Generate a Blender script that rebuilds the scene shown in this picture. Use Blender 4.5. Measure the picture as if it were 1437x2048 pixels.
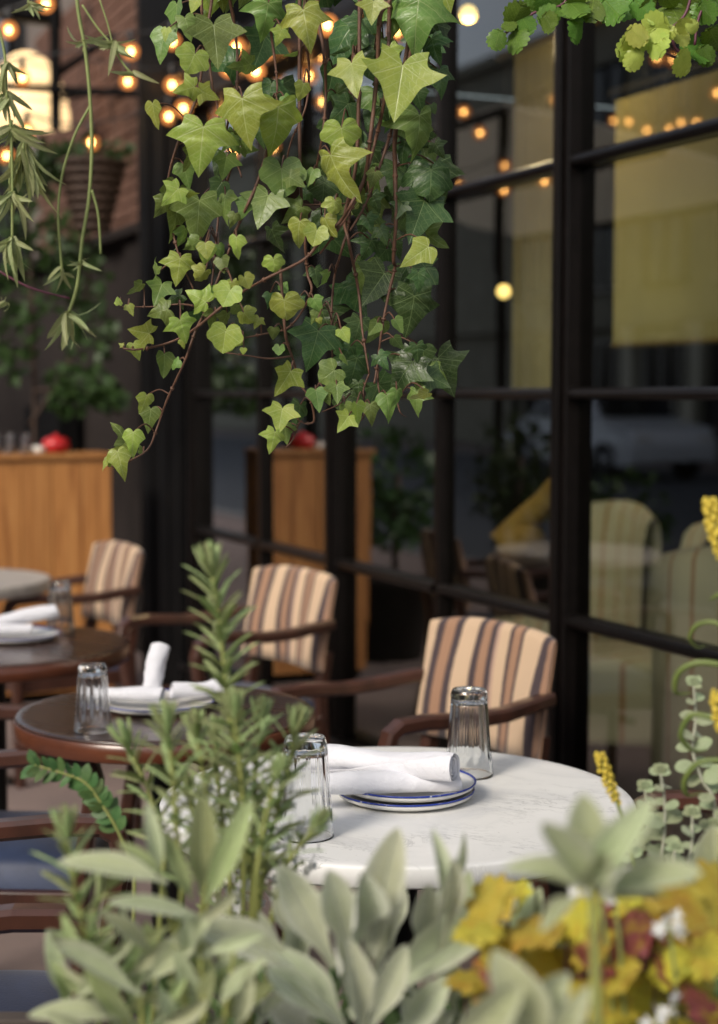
import bpy, math, random
from mathutils import Vector, Matrix
R = math.radians
random.seed(7)
SC = bpy.context.scene
COL = SC.collection
for o in list(bpy.data.objects): bpy.data.objects.remove(o)

# ------------------------------------------------------------------ camera, sky, sun, exposure
EYE = 1.43; FPX = 3200.0; HOR = 787.0
PITCH = math.atan((1024 - HOR) / FPX)
cam = bpy.data.cameras.new('camera'); cam_o = bpy.data.objects.new('camera', cam); COL.objects.link(cam_o)
cam.sensor_fit = 'VERTICAL'; cam.sensor_height = 36; cam.lens = FPX / 2048 * 36
cam_o.location = (0, 0, EYE); cam_o.rotation_euler = (R(90) - PITCH, 0, 0)
cam.clip_start = .05; cam.clip_end = 2000
cam.dof.use_dof = True; cam.dof.focus_distance = 2.5; cam.dof.aperture_fstop = 2.7; cam.dof.aperture_blades = 0
SC.camera = cam_o

SUN_AZ, SUN_EL = R(-142), R(33)      # azimuth from +Y towards +X
world = bpy.data.worlds.new('World'); SC.world = world; world.use_nodes = True
wn = world.node_tree; bg = wn.nodes['Background']
sky = wn.nodes.new('ShaderNodeTexSky'); sky.sky_type = 'NISHITA'; sky.sun_disc = False
sky.sun_elevation = SUN_EL; sky.sun_rotation = SUN_AZ; sky.dust_density = 3.0; sky.air_density = 1.0; sky.ozone_density = 1.0
ov = wn.nodes.new('ShaderNodeHueSaturation'); ov.inputs['Saturation'].default_value = .5      # thin overcast: a paler sky
wn.links.new(sky.outputs[0], ov.inputs['Color']); wn.links.new(ov.outputs[0], bg.inputs[0]); bg.inputs[1].default_value = .08
sl = bpy.data.lights.new('sun', 'SUN'); sl.energy = 1.5; sl.angle = R(20); sl.color = (1, .91, .78)
so = bpy.data.objects.new('sun', sl); COL.objects.link(so)
sd = Vector((math.sin(SUN_AZ) * math.cos(SUN_EL), math.cos(SUN_AZ) * math.cos(SUN_EL), math.sin(SUN_EL)))
so.rotation_euler = sd.to_track_quat('Z', 'Y').to_euler(); so.location = sd * 30
SC.view_settings.view_transform = 'Standard'; SC.view_settings.look = 'None'
SC.view_settings.exposure = 1.05; SC.view_settings.gamma = 1; SC.view_settings.use_curve_mapping = False
SC.cycles.use_denoising = True
SC.cycles.max_bounces = 14; SC.cycles.transmission_bounces = 14; SC.cycles.transparent_max_bounces = 20
SC.cycles.glossy_bounces = 5; SC.cycles.diffuse_bounces = 4
SC.cycles.sample_clamp_indirect = 8

# ------------------------------------------------------------------ helpers
FWD = Vector((0, math.cos(PITCH), -math.sin(PITCH))); UPV = Vector((0, math.sin(PITCH), math.cos(PITCH)))
def W(px, py, Y):
    d = Vector((1, 0, 0)) * ((px - 718.5) / FPX) + FWD - UPV * ((py - 1024) / FPX)
    return Vector((0, 0, EYE)) + d * (Y / d.y)
# the glass front: origin at the wide post, local x towards the camera along the front, local y into the room
FA = math.atan(1418 / FPX); FX0, FY0 = .591, 4.45
FROT = math.atan2(-math.cos(FA), math.sin(FA))
FM = Matrix.Translation((FX0, FY0, 0)) @ Matrix.Rotation(FROT, 4, 'Z')
NIN = Vector((math.cos(FA), math.sin(FA), 0))
def F(t, y, z): return FM @ Vector((-t, y, z))
def mirror(p):
    p = Vector(p); s = (p - Vector((FX0, FY0, 0))).dot(NIN)
    return p - NIN * (2 * s)

class MB:
    def __init__(s): s.v = []; s.f = []; s.uv = []; s.mi = []
    def add(s, vs, fs, uvs=None, m=0, M=None):
        b = len(s.v)
        s.v += [tuple(M @ Vector(p)) if M else tuple(p) for p in vs]
        s.uv += uvs if uvs else [(p[0], p[1]) for p in vs]
        s.f += [tuple(i + b for i in f) for f in fs]; s.mi += [m] * len(fs)
        return s
    def box(s, c, d, M=None, m=0):
        x, y, z = c; a, b, e = d[0] / 2, d[1] / 2, d[2] / 2
        vs = [(x + i * a, y + j * b, z + k * e) for k in (-1, 1) for j in (-1, 1) for i in (-1, 1)]
        return s.add(vs, [(0, 2, 3, 1), (4, 5, 7, 6), (0, 1, 5, 4), (2, 6, 7, 3), (0, 4, 6, 2), (1, 3, 7, 5)], None, m, M)
    def tube(s, pts, r, n=6, M=None, m=0, cap=True):
        pts = [Vector(p) for p in pts]; k = len(pts)
        rr = r if isinstance(r, (list, tuple)) else [r] * k
        vs = []; fs = []; nrm = None
        for i, p in enumerate(pts):
            t = (pts[min(i + 1, k - 1)] - pts[max(i - 1, 0)])
            t = t.normalized() if t.length > 1e-9 else Vector((0, 0, 1))
            if nrm is None: nrm = t.orthogonal().normalized()
            nrm = (nrm - t * nrm.dot(t)); nrm = nrm.normalized() if nrm.length > 1e-6 else t.orthogonal().normalized()
            b = t.cross(nrm)
            for j in range(n):
                a = 2 * math.pi * j / n
                vs.append(p + (nrm * math.cos(a) + b * math.sin(a)) * rr[i])
        for i in range(k - 1):
            for j in range(n):
                fs.append((i * n + j, i * n + (j + 1) % n, (i + 1) * n + (j + 1) % n, (i + 1) * n + j))
        if cap: fs += [tuple(range(n))[::-1], tuple(range((k - 1) * n, k * n))]
        return s.add(vs, fs, None, m, M)
    def sweep(s, pts, w, h, side=(1, 0, 0), M=None):      # rectangular bar with softened edges along a path
        pts = [Vector(p) for p in pts]; k = len(pts); sd_ = Vector(side); vs = []; fs = []
        for i, p in enumerate(pts):
            t = (pts[min(i + 1, k - 1)] - pts[max(i - 1, 0)]).normalized(); u = t.cross(sd_).normalized()
            c = .22 * min(w, h)
            for a, b in ((-w/2+c, -h/2), (w/2-c, -h/2), (w/2, -h/2+c), (w/2, h/2-c), (w/2-c, h/2), (-w/2+c, h/2), (-w/2, h/2-c), (-w/2, -h/2+c)):
                vs.append(p + sd_ * a + u * b)
        for i in range(k - 1):
            for j in range(8): fs.append((i*8+j, i*8+(j+1) % 8, (i+1)*8+(j+1) % 8, (i+1)*8+j))
        fs += [tuple(range(8))[::-1], tuple(range((k-1)*8, k*8))]
        return s.add(vs, fs, None, 0, M)
    def lathe(s, prof, n=32, M=None, m=0, close=False, rf=None):
        k = len(prof); vs = []; fs = []
        for i, (r, z) in enumerate(prof):
            for j in range(n):
                a = 2 * math.pi * j / n; q = r * (rf(i, a) if rf else 1)
                vs.append((q * math.cos(a), q * math.sin(a), z))
        for i in range(k if close else k - 1):
            i2 = (i + 1) % k
            for j in range(n): fs.append((i*n+j, i*n+(j+1) % n, i2*n+(j+1) % n, i2*n+j))
        if not close:
            fs += [tuple(range(n))[::-1], tuple(range((k-1)*n, k*n))]
        return s.add(vs, fs, None, m, M)
    def mesh(s, name, mats, smooth=False):
        me = bpy.data.meshes.new(name); me.from_pydata(s.v, [], s.f)
        for m in (mats if isinstance(mats, (list, tuple)) else [mats]): me.materials.append(m)
        uvl = me.uv_layers.new(name='UVMap')
        li = [0] * len(me.loops); me.loops.foreach_get('vertex_index', li)
        flat = [c for i in li for c in s.uv[i]]; uvl.data.foreach_set('uv', flat)
        me.polygons.foreach_set('material_index', s.mi)
        if smooth: me.polygons.foreach_set('use_smooth', [True] * len(me.polygons))
        me.update(); return me
    def build(s, name, mats, parent=None, smooth=False, bevel=0, recalc=False):
        o = link(name, s.mesh(name, mats, smooth), parent)
        if bevel:
            b = o.modifiers.new('bevel', 'BEVEL'); b.width = bevel; b.segments = 2; b.limit_method = 'ANGLE'
        return o
def link(name, data, parent=None, M=None):
    o = bpy.data.objects.new(name, data); COL.objects.link(o)
    if parent: o.parent = parent
    if M is not None: o.matrix_local = M
    return o
def tag(o, label=None, cat=None, group=None, kind=None):
    if label: o['label'] = label
    if cat: o['category'] = cat
    if group: o['group'] = group
    if kind: o['kind'] = kind
    return o
def empty(name, loc=(0, 0, 0), rz=0, label=None, cat=None, group=None):
    o = link(name, None); o.location = loc; o.rotation_euler = (0, 0, rz); o.empty_display_size = .1
    return tag(o, label, cat, group)
def copy_tree(o, parent=None):
    c = o.copy(); COL.objects.link(c); c.parent = parent
    for ch in list(o.children): copy_tree(ch, c)
    return c
def spline(pts, k=6):
    pts = [Vector(p) for p in pts]; out = []
    for i in range(len(pts) - 1):
        p0 = pts[max(i-1, 0)]; p1 = pts[i]; p2 = pts[i+1]; p3 = pts[min(i+2, len(pts)-1)]
        for j in range(k):
            t = j / k
            out.append(.5 * ((2*p1) + (p2-p0)*t + (2*p0-5*p1+4*p2-p3)*t*t + (3*p1-p0-3*p2+p3)*t*t*t))
    out.append(pts[-1]); return out
def TR(x, y, z, rz=0, rx=0, ry=0):
    return Matrix.Translation((x, y, z)) @ Matrix.Rotation(rz, 4, 'Z') @ Matrix.Rotation(ry, 4, 'Y') @ Matrix.Rotation(rx, 4, 'X')

# ------------------------------------------------------------------ materials
def nd(nt, typ, **kw):
    n = nt.nodes.new(typ)
    for k, v in kw.items(): setattr(n, k, v)
    return n
def math_n(nt, op, a, b=None, c=None):
    n = nd(nt, 'ShaderNodeMath', operation=op)
    for i, x in enumerate((a, b, c)):
        if x is None: continue
        if isinstance(x, (int, float)): n.inputs[i].default_value = x
        else: nt.links.new(x, n.inputs[i])
    return n.outputs[0]
def mixc(nt, fac, a, b):
    n = nd(nt, 'ShaderNodeMix', data_type='RGBA')
    for i, x in ((0, fac), (6, a), (7, b)):
        if isinstance(x, (int, float)): n.inputs[i].default_value = x
        elif isinstance(x, tuple): n.inputs[i].default_value = (*x, 1)[:4]
        else: nt.links.new(x, n.inputs[i])
    return n.outputs[2]
def new_mat(name):
    m = bpy.data.materials.new(name); m.use_nodes = True
    return m, m.node_tree, m.node_tree.nodes['Principled BSDF']
def coords(nt, what='Object', scale=(1, 1, 1)):
    tc = nd(nt, 'ShaderNodeTexCoord'); mp = nd(nt, 'ShaderNodeMapping'); mp.inputs['Scale'].default_value = scale
    nt.links.new(tc.outputs[what], mp.inputs[0]); return mp.outputs[0]
def noise(nt, co, scale, detail=4, rough=.6, dist=0):
    n = nd(nt, 'ShaderNodeTexNoise'); nt.links.new(co, n.inputs['Vector'])
    n.inputs['Scale'].default_value = scale; n.inputs['Detail'].default_value = detail
    n.inputs['Roughness'].default_value = rough; n.inputs['Distortion'].default_value = dist
    return n.outputs[0]
def ramp(nt, f, stops, interp='LINEAR'):
    n = nd(nt, 'ShaderNodeValToRGB'); cr = n.color_ramp; cr.interpolation = interp
    while len(cr.elements) < len(stops): cr.elements.new(.5)
    for e, (p, c) in zip(cr.elements, stops): e.position = p; e.color = (*c, 1) if len(c) == 3 else c
    nt.links.new(f, n.inputs[0]); return n.outputs[0]
def bump(nt, p, h, strength, dist=.002):
    n = nd(nt, 'ShaderNodeBump'); n.inputs['Strength'].default_value = strength; n.inputs['Distance'].default_value = dist
    nt.links.new(h, n.inputs['Height']); nt.links.new(n.outputs[0], p.inputs['Normal'])
def mat(name, c1, c2=None, scale=12, rough=.5, stretch=(1, 1, 1), bmp=0, metal=0, spec=.5, sheen=0, detail=5, dist=0, rvar=.1, bscale=None, coat=0):
    m, nt, p = new_mat(name); co = coords(nt, 'Object', stretch)
    f = noise(nt, co, scale, detail, .6, dist)
    c2 = c2 or tuple(x * .75 for x in c1)
    nt.links.new(ramp(nt, f, [(.3, c1), (.7, c2)]), p.inputs['Base Color'])
    nt.links.new(math_n(nt, 'MULTIPLY_ADD', f, rvar, rough - rvar / 2), p.inputs['Roughness'])
    p.inputs['Metallic'].default_value = metal; p.inputs['Specular IOR Level'].default_value = spec
    p.inputs['Sheen Weight'].default_value = sheen; p.inputs['Coat Weight'].default_value = coat; p.inputs['Coat Roughness'].default_value = .15
    if bmp: bump(nt, p, noise(nt, co, bscale or scale * 3, 3), bmp)
    return m
def leaf_mat(name, c1, c2, rough=.5, trans=.3, vein=None, vein_kind=None, scale=6, hvar=.25, sheen=0, bmp=.3, spec=.4, blotch=None, edge=None):
    m, nt, p = new_mat(name); out = nt.nodes['Material Output']
    oi = nd(nt, 'ShaderNodeObjectInfo'); uv = coords(nt, 'UV')
    add = nd(nt, 'ShaderNodeVectorMath', operation='ADD'); nt.links.new(uv, add.inputs[0])
    sc_ = nd(nt, 'ShaderNodeVectorMath', operation='SCALE'); sc_.inputs[3].default_value = 37
    cmb = nd(nt, 'ShaderNodeCombineXYZ')
    for i in range(3): nt.links.new(oi.outputs['Random'], cmb.inputs[i])
    nt.links.new(cmb.outputs[0], sc_.inputs[0]); nt.links.new(sc_.outputs[0], add.inputs[1])
    f = noise(nt, add.outputs[0], scale * .4, 4)
    col = ramp(nt, f, [(.32, c1), (.68, c2)])
    if blotch:
        f2 = noise(nt, add.outputs[0], 2.2, 3); col = mixc(nt, ramp(nt, f2, [(.5, (0, 0, 0)), (.64, (1, 1, 1))]), col, blotch)
    hs = nd(nt, 'ShaderNodeHueSaturation'); nt.links.new(col, hs.inputs['Color'])
    nt.links.new(math_n(nt, 'MULTIPLY_ADD', oi.outputs['Random'], .05, .475), hs.inputs['Hue'])
    nt.links.new(math_n(nt, 'MULTIPLY_ADD', oi.outputs['Random'], hvar * 2, 1 - hvar), hs.inputs['Value'])
    col = hs.outputs[0]; h = f
    if vein_kind:
        sx = nd(nt, 'ShaderNodeSeparateXYZ'); nt.links.new(uv, sx.inputs[0]); x, y = sx.outputs[0], sx.outputs[1]
        ax = math_n(nt, 'ABSOLUTE', x); best = None
        if vein_kind == 'palmate':
            for a, wdt in ((0, 1), (R(60), 1.25), (R(112), 1.4)):
                d = math_n(nt, 'ABSOLUTE', math_n(nt, 'SUBTRACT', math_n(nt, 'MULTIPLY', ax, math.cos(a)), math_n(nt, 'MULTIPLY', y, math.sin(a))))
                al = math_n(nt, 'ADD', math_n(nt, 'MULTIPLY', ax, math.sin(a)), math_n(nt, 'MULTIPLY', y, math.cos(a)))
                d = math_n(nt, 'ADD', math_n(nt, 'MULTIPLY', d, wdt), math_n(nt, 'MULTIPLY', math_n(nt, 'LESS_THAN', al, -.01), 1.0))
                best = d if best is None else math_n(nt, 'MINIMUM', best, d)
        else: best = ax
        wv = math_n(nt, 'MULTIPLY_ADD', math_n(nt, 'LENGTH' if False else 'ABSOLUTE', y), -.008, .017)
        main = math_n(nt, 'SUBTRACT', 1, math_n(nt, 'SMOOTH_MIN', math_n(nt, 'DIVIDE', best, wv), 1, .3))
        main = math_n(nt, 'MAXIMUM', main, 0)
        chev = math_n(nt, 'FRACT', math_n(nt, 'MULTIPLY', math_n(nt, 'SUBTRACT', y, math_n(nt, 'MULTIPLY', ax, .75)), 5.5 if vein_kind == 'palmate' else 8))
        chev = math_n(nt, 'ABSOLUTE', math_n(nt, 'SUBTRACT', chev, .5))
        chev = math_n(nt, 'MULTIPLY', math_n(nt, 'MAXIMUM', math_n(nt, 'MULTIPLY_ADD', chev, -14, 1), 0), .5)
        vo = nd(nt, 'ShaderNodeTexVoronoi', feature='DISTANCE_TO_EDGE'); nt.links.new(add.outputs[0], vo.inputs['Vector']); vo.inputs['Scale'].default_value = 9
        ret = math_n(nt, 'MULTIPLY', math_n(nt, 'MAXIMUM', math_n(nt, 'MULTIPLY_ADD', vo.outputs['Distance'], -16, 1), 0), .3)
        vm = math_n(nt, 'MAXIMUM', main, math_n(nt, 'MAXIMUM', chev, ret))
        col = mixc(nt, math_n(nt, 'MULTIPLY', vm, .75), col, vein); h = math_n(nt, 'ADD', math_n(nt, 'MULTIPLY', vm, -.6), math_n(nt, 'MULTIPLY', f, .6))
    if edge:
        at = nd(nt, 'ShaderNodeAttribute', attribute_name='edge')
        col = mixc(nt, math_n(nt, 'MULTIPLY', math_n(nt, 'POWER', at.outputs['Fac'], 5), .8), col, edge)
    nt.links.new(col, p.inputs['Base Color']); p.inputs['Roughness'].default_value = rough
    p.inputs['Specular IOR Level'].default_value = spec; p.inputs['Sheen Weight'].default_value = sheen
    if bmp: bump(nt, p, h, bmp, .003)
    tr = nd(nt, 'ShaderNodeBsdfTranslucent'); ms = nd(nt, 'ShaderNodeMixShader'); ms.inputs[0].default_value = trans
    g = nd(nt, 'ShaderNodeHueSaturation'); g.inputs['Value'].default_value = 1.3; g.inputs['Saturation'].default_value = 1.1
    nt.links.new(col, g.inputs['Color']); nt.links.new(g.outputs[0], tr.inputs[0])
    nt.links.new(p.outputs[0], ms.inputs[1]); nt.links.new(tr.outputs[0], ms.inputs[2]); nt.links.new(ms.outputs[0], out.inputs[0])
    return m
def emit_mat(name, c, s):
    m, nt, p = new_mat(name); p.inputs['Base Color'].default_value = (*c, 1)
    p.inputs['Emission Color'].default_value = (*c, 1); p.inputs['Emission Strength'].default_value = s; return m

M = {}
M['frame'] = mat('black_brown_steel', (.0038, .003, .0028), (.006, .0045, .0042), 30, .30, bmp=.1, spec=.2)
M['charcoal'] = mat('charcoal_paint', (.0035, .0035, .004), (.007, .0065, .0065), 6, .6, bmp=.2, spec=.06)
M['greywall'] = mat('grey_brown_render', (.024, .019, .017), (.016, .013, .0125), 4, .85, bmp=.4, spec=.1)
M['pinkwall'] = mat('pinkish_grey_render', (.034, .027, .025), (.022, .018, .017), 3, .9, bmp=.4, spec=.1)
M['brick'] = mat('brown_red_brick', (.15, .072, .046), (.09, .044, .03), 5, .85, bmp=.5)
M['mortar'] = mat('grey_mortar', (.17, .14, .125), (.12, .10, .09), 10, .9)
M['mahog'] = mat('dark_mahogany', (.082, .032, .021), (.038, .016, .011), 9, .32, (1, 1, .25), .12, spec=.5, coat=.25, dist=1.2)
M['tabletop'] = mat('dark_walnut_top', (.062, .026, .016), (.026, .013, .010), 5, .27, (1, .16, 1), .15, spec=.5, coat=.3, dist=1.5)
M['tablerim'] = mat('red_brown_rim', (.13, .04, .018), (.07, .022, .012), 8, .3, coat=.3)
M['navy'] = mat('navy_vinyl', (.022, .038, .095), (.015, .026, .065), 14, .5, bmp=.35, sheen=.15, bscale=220)
M['plank'] = None
M['enamel'] = mat('white_enamel', (.76, .75, .71), (.72, .70, .66), 14, .18, spec=.5)
M['napkin'] = mat('white_linen', (.72, .72, .76), (.66, .66, .71), 9, .9, bmp=.35, sheen=.2, bscale=420)
nt = M['napkin'].node_tree; pb = nt.nodes['Principled BSDF']; b1 = [n for n in nt.nodes if n.type == 'BUMP'][0]
b2 = nd(nt, 'ShaderNodeBump'); b2.inputs['Strength'].default_value = .55; b2.inputs['Distance'].default_value = .006
nt.links.new(noise(nt, coords(nt, 'Object', (1, 1.6, 1)), 32, 3, .55, .8), b2.inputs['Height']); nt.links.new(b2.outputs[0], b1.inputs['Normal'])
M['stone'] = mat('pale_stone_top', (.46, .42, .38), (.34, .31, .29), 26, .5, bmp=.15)
M['paver'] = mat('pinkish_paving', (.25, .185, .165), (.18, .135, .125), 3, .85, bmp=.4, bscale=60)
M['asphalt'] = mat('asphalt', (.075, .08, .092), (.055, .06, .07), 5, .85, bmp=.4, bscale=120)
M['kerb'] = mat('kerb_stone', (.3, .29, .28), (.22, .21, .2), 8, .8)
M['wicker'] = mat('brown_wicker', (.055, .028, .016), (.03, .016, .010), 40, .7, bmp=.5)
M['soil'] = mat('dark_soil', (.03, .02, .014), (.015, .01, .008), 40, .95, bmp=1)
M['planter'] = mat('weathered_planter_wood', (.10, .075, .06), (.055, .042, .035), 6, .75, (1, 1, .2), .3)
M['black'] = mat('black_cable', (.008, .008, .009), (.012, .012, .012), 20, .5)
M['steel'] = mat('cast_black_steel', (.015, .014, .014), (.02, .019, .019), 20, .4, metal=.6)
M['olive'] = mat('olive_plaster', (.30, .265, .105), (.24, .215, .09), 3, .8, bmp=.2)
M['redwood'] = mat('oxblood_panel', (.07, .016, .011), (.035, .009, .007), 6, .45, (1, 1, .2))
M['intfloor'] = mat('dark_room_floor', (.035, .03, .028), (.025, .021, .02), 8, .4)
M['cloth'] = mat('white_tablecloth', (.62, .62, .60), (.56, .56, .54), 8, .85)
M['gold'] = mat('olive_brass_leg', (.20, .14, .035), (.14, .10, .025), 10, .45, metal=.3)
M['mustard'] = mat('mustard_knit', (.25, .15, .03), (.18, .105, .022), 30, .9, bmp=.6, bscale=180)
M['cream'] = mat('cream_paint', (.74, .70, .56), (.66, .62, .48), 4, .7)
M['curtain'] = mat('olive_cream_curtain', (.26, .235, .14), (.20, .18, .105), 5, .9)
M['carpaint'] = mat('white_car_paint', (.82, .84, .88), (.80, .82, .86), 3, .2, coat=.6)
M['tyre'] = mat('tyre_rubber', (.012, .012, .012), (.02, .02, .02), 20, .8)
M['rim'] = mat('alloy_rim', (.4, .4, .42), (.35, .35, .36), 10, .3, metal=.9)
M['carglass'] = mat('dark_car_glass', (.012, .014, .018), (.01, .012, .015), 5, .05, spec=.8)
M['pale'] = mat('weathered_stone_facade', (.34, .32, .25), (.25, .235, .18), 2, .85, bmp=.3)
M['awning'] = mat('off_white_awning', (.68, .66, .62), (.6, .58, .54), 3, .8)
nt = M['awning'].node_tree; tl = nd(nt, 'ShaderNodeBsdfTranslucent'); tl.inputs[0].default_value = (.8, .78, .72, 1); mx = nd(nt, 'ShaderNodeMixShader'); mx.inputs[0].default_value = .5
nt.links.new(nt.nodes['Principled BSDF'].outputs[0], mx.inputs[1]); nt.links.new(tl.outputs[0], mx.inputs[2]); nt.links.new(mx.outputs[0], nt.nodes['Material Output'].inputs[0])
M['red'] = mat('red_glazed_ceramic', (.5, .018, .02), (.4, .012, .015), 10, .3)
M['stemred'] = mat('red_brown_vine', (.15, .068, .038), (.075, .036, .022), 90, .6, bmp=.4)
M['stemgreen'] = mat('pale_green_stem', (.26, .30, .10), (.20, .25, .08), 60, .6)
M['stempurple'] = mat('purple_stem', (.13, .03, .06), (.09, .025, .04), 60, .5)
M['stemwhite'] = mat('woolly_pale_stem', (.42, .42, .34), (.36, .37, .28), 60, .9)
M['stemyel'] = mat('yellow_green_stem', (.30, .31, .09), (.24, .27, .08), 40, .7)
M['white_petal'] = mat('white_petal', (.78, .78, .76), (.7, .7, .66), 20, .7)
M['yellow_bud'] = mat('yellow_flower_bud', (.68, .52, .06), (.55, .42, .05), 40, .6)
# leaves
IVV = (.58, .64, .30)  # ivy tones: leaf age, plus lit and shaded sides put into the colour
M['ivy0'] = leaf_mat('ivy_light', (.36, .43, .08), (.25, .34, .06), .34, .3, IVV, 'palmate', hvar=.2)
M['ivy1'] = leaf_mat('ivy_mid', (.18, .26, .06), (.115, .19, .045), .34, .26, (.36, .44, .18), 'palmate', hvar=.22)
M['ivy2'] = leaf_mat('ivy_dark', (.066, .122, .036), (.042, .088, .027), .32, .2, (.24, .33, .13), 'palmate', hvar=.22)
M['sage'] = leaf_mat('woolly_sage', (.52, .56, .35), (.40, .45, .25), .85, .25, (.48, .52, .38), 'mid', hvar=.14, sheen=.35, bmp=.6, spec=.15, edge=(.62, .64, .48))
M['sagegreen'] = leaf_mat('green_sage', (.40, .46, .22), (.32, .39, .16), .8, .25, (.42, .48, .27), 'mid', hvar=.18, sheen=.25, bmp=.6, spec=.2, edge=(.50, .56, .30))
M['lamb'] = leaf_mat('silver_lamb_ear', (.52, .55, .38), (.41, .445, .29), .9, .2, (.47, .51, .40), 'mid', hvar=.16, sheen=1.0, bmp=.8, spec=.1, edge=(.72, .73, .60))
M['rosem'] = leaf_mat('rosemary_needle', (.44, .50, .25), (.34, .42, .18), .65, .35, hvar=.25, bmp=0)
M['box'] = leaf_mat('small_dark_leaf', (.10, .18, .055), (.06, .125, .04), .5, .2, hvar=.2, bmp=0)
M['heli'] = leaf_mat('silver_round_leaf', (.37, .42, .26), (.30, .36, .20), .85, .25, (.45, .5, .34), 'mid', hvar=.14, sheen=.3, bmp=.2)
M['heuy'] = leaf_mat('gold_leaf', (.58, .46, .05), (.46, .42, .06), .5, .32, (.62, .54, .14), 'palmate', hvar=.2, blotch=(.52, .36, .05))
M['heub'] = leaf_mat('burgundy_leaf', (.24, .045, .06), (.30, .10, .06), .45, .25, (.38, .13, .12), 'palmate', hvar=.3, blotch=(.42, .26, .04))
M['plec'] = leaf_mat('swedish_ivy', (.12, .22, .03), (.085, .165, .024), .3, .25, (.26, .38, .07), 'mid', hvar=.25, bmp=.6)
M['plecy'] = leaf_mat('lime_swedish_ivy', (.44, .50, .10), (.35, .42, .075), .32, .3, (.5, .6, .1), 'mid', hvar=.15, bmp=.6)
M['spider'] = leaf_mat('striped_strap_leaf', (.26, .31, .12), (.34, .37, .19), .55, .3, (.48, .48, .25), 'mid', hvar=.2, bmp=0)
M['bg_leaf'] = leaf_mat('background_leaf', (.045, .09, .022), (.026, .06, .016), .5, .2, hvar=.3, bmp=0)
M['fillleaf'] = leaf_mat('undergrowth_leaf', (.13, .19, .07), (.08, .13, .045), .7, .2, hvar=.3, bmp=0)
M['curl'] = mat('olive_curling_leaf', (.11, .16, .04), (.17, .21, .05), 12, .5)
# marble
m, nt, p = new_mat('white_marble'); co = coords(nt, 'Object')
f = noise(nt, co, 3.2, 8, .62, 1.4); f2 = noise(nt, coords(nt, 'Object', (1, 2.4, 1)), 3.6, 7, .68, 2.0)
c = ramp(nt, f, [(.3, (.62, .62, .62)), (.45, (.78, .775, .755)), (.6, (.83, .82, .80))])
v_ = ramp(nt, f2, [(.485, (0, 0, 0)), (.498, (1, 1, 1)), (.502, (1, 1, 1)), (.53, (0, 0, 0))])
f3 = noise(nt, co, 4, 2)
vk = math_n(nt, 'MULTIPLY', v_, ramp(nt, f3, [(.47, (0, 0, 0)), (.62, (.75, .75, .75))]))
c = mixc(nt, vk, c, (.42, .42, .41))
spk = ramp(nt, noise(nt, co, 70, 2), [(.70, (0, 0, 0)), (.74, (.35, .35, .35))])
c = mixc(nt, spk, c, (.4, .39, .37))
nt.links.new(c, p.inputs['Base Color']); nt.links.new(math_n(nt, 'MULTIPLY_ADD', f3, .25, .32), p.inputs['Roughness'])
M['marble'] = m
# orange pine boards
m, nt, p = new_mat('orange_pine'); co = coords(nt, 'Object', (9, 9, .55)); oi = nd(nt, 'ShaderNodeObjectInfo')
ad = nd(nt, 'ShaderNodeVectorMath', operation='ADD'); nt.links.new(co, ad.inputs[0])
cb = nd(nt, 'ShaderNodeCombineXYZ'); nt.links.new(math_n(nt, 'MULTIPLY', oi.outputs['Random'], 50), cb.inputs[0]); nt.links.new(cb.outputs[0], ad.inputs[1])
g = noise(nt, ad.outputs[0], 3.0, 6, .6, 1.0)
c = ramp(nt, g, [(.28, (.46, .22, .07)), (.5, (.385, .165, .046)), (.66, (.26, .098, .026)), (.76, (.13, .042, .012))])
hs = nd(nt, 'ShaderNodeHueSaturation'); nt.links.new(c, hs.inputs['Color']); nt.links.new(math_n(nt, 'MULTIPLY_ADD', oi.outputs['Random'], .4, .8), hs.inputs['Value'])
nt.links.new(hs.outputs[0], p.inputs['Base Color']); p.inputs['Roughness'].default_value = .5; M['plank'] = m
# striped upholstery, stripes follow the UV across the width
def stripes(name, stops, weave=500):
    m, nt, p = new_mat(name); uv = coords(nt, 'UV'); sx = nd(nt, 'ShaderNodeSeparateXYZ'); nt.links.new(uv, sx.inputs[0])
    n_ = noise(nt, uv, 40, 2); u = math_n(nt, 'ADD', sx.outputs[0], math_n(nt, 'MULTIPLY_ADD', n_, .008, -.004))
    c = ramp(nt, u, stops, 'CONSTANT')
    w = noise(nt, uv, weave, 2); c = mixc(nt, math_n(nt, 'MULTIPLY', w, .25), c, (.10, .07, .05))
    nt.links.new(c, p.inputs['Base Color']); p.inputs['Roughness'].default_value = .92; p.inputs['Sheen Weight'].default_value = .15
    bump(nt, p, w, .3, .001); return m
CR, DK, TN, PK = (.62, .44, .29), (.05, .033, .04), (.36, .20, .12), (.46, .30, .23)
M['stripe'] = stripes('striped_upholstery', [(0, CR), (.08, DK), (.13, TN), (.21, DK), (.262, CR), (.395, DK), (.447, TN), (.51, DK), (.552, PK),
    (.575, CR), (.655, DK), (.68, TN), (.735, DK), (.76, CR), (.915, DK), (.97, TN)])
CI, CO_ = (.31, .29, .21), (.23, .13, .06)
M['stripein'] = stripes('pale_striped_cover', [(0, CI), (.12, CO_), (.14, CI), (.27, CO_), (.30, CI), (.45, CO_), (.47, CI), (.60, CO_), (.63, CI), (.78, CO_), (.80, CI), (.92, CO_), (.94, CI)])
# enamel blue rim with chips
m, nt, p = new_mat('chipped_blue_rim'); co = coords(nt, 'Object', (1, 1, 1))
c = mixc(nt, ramp(nt, noise(nt, co, 160, 4, .7), [(.60, (0, 0, 0)), (.68, (.8, .8, .8))]), (.012, .035, .27), (.6, .62, .68))
nt.links.new(c, p.inputs['Base Color']); p.inputs['Roughness'].default_value = .25; M['blue'] = m
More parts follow.
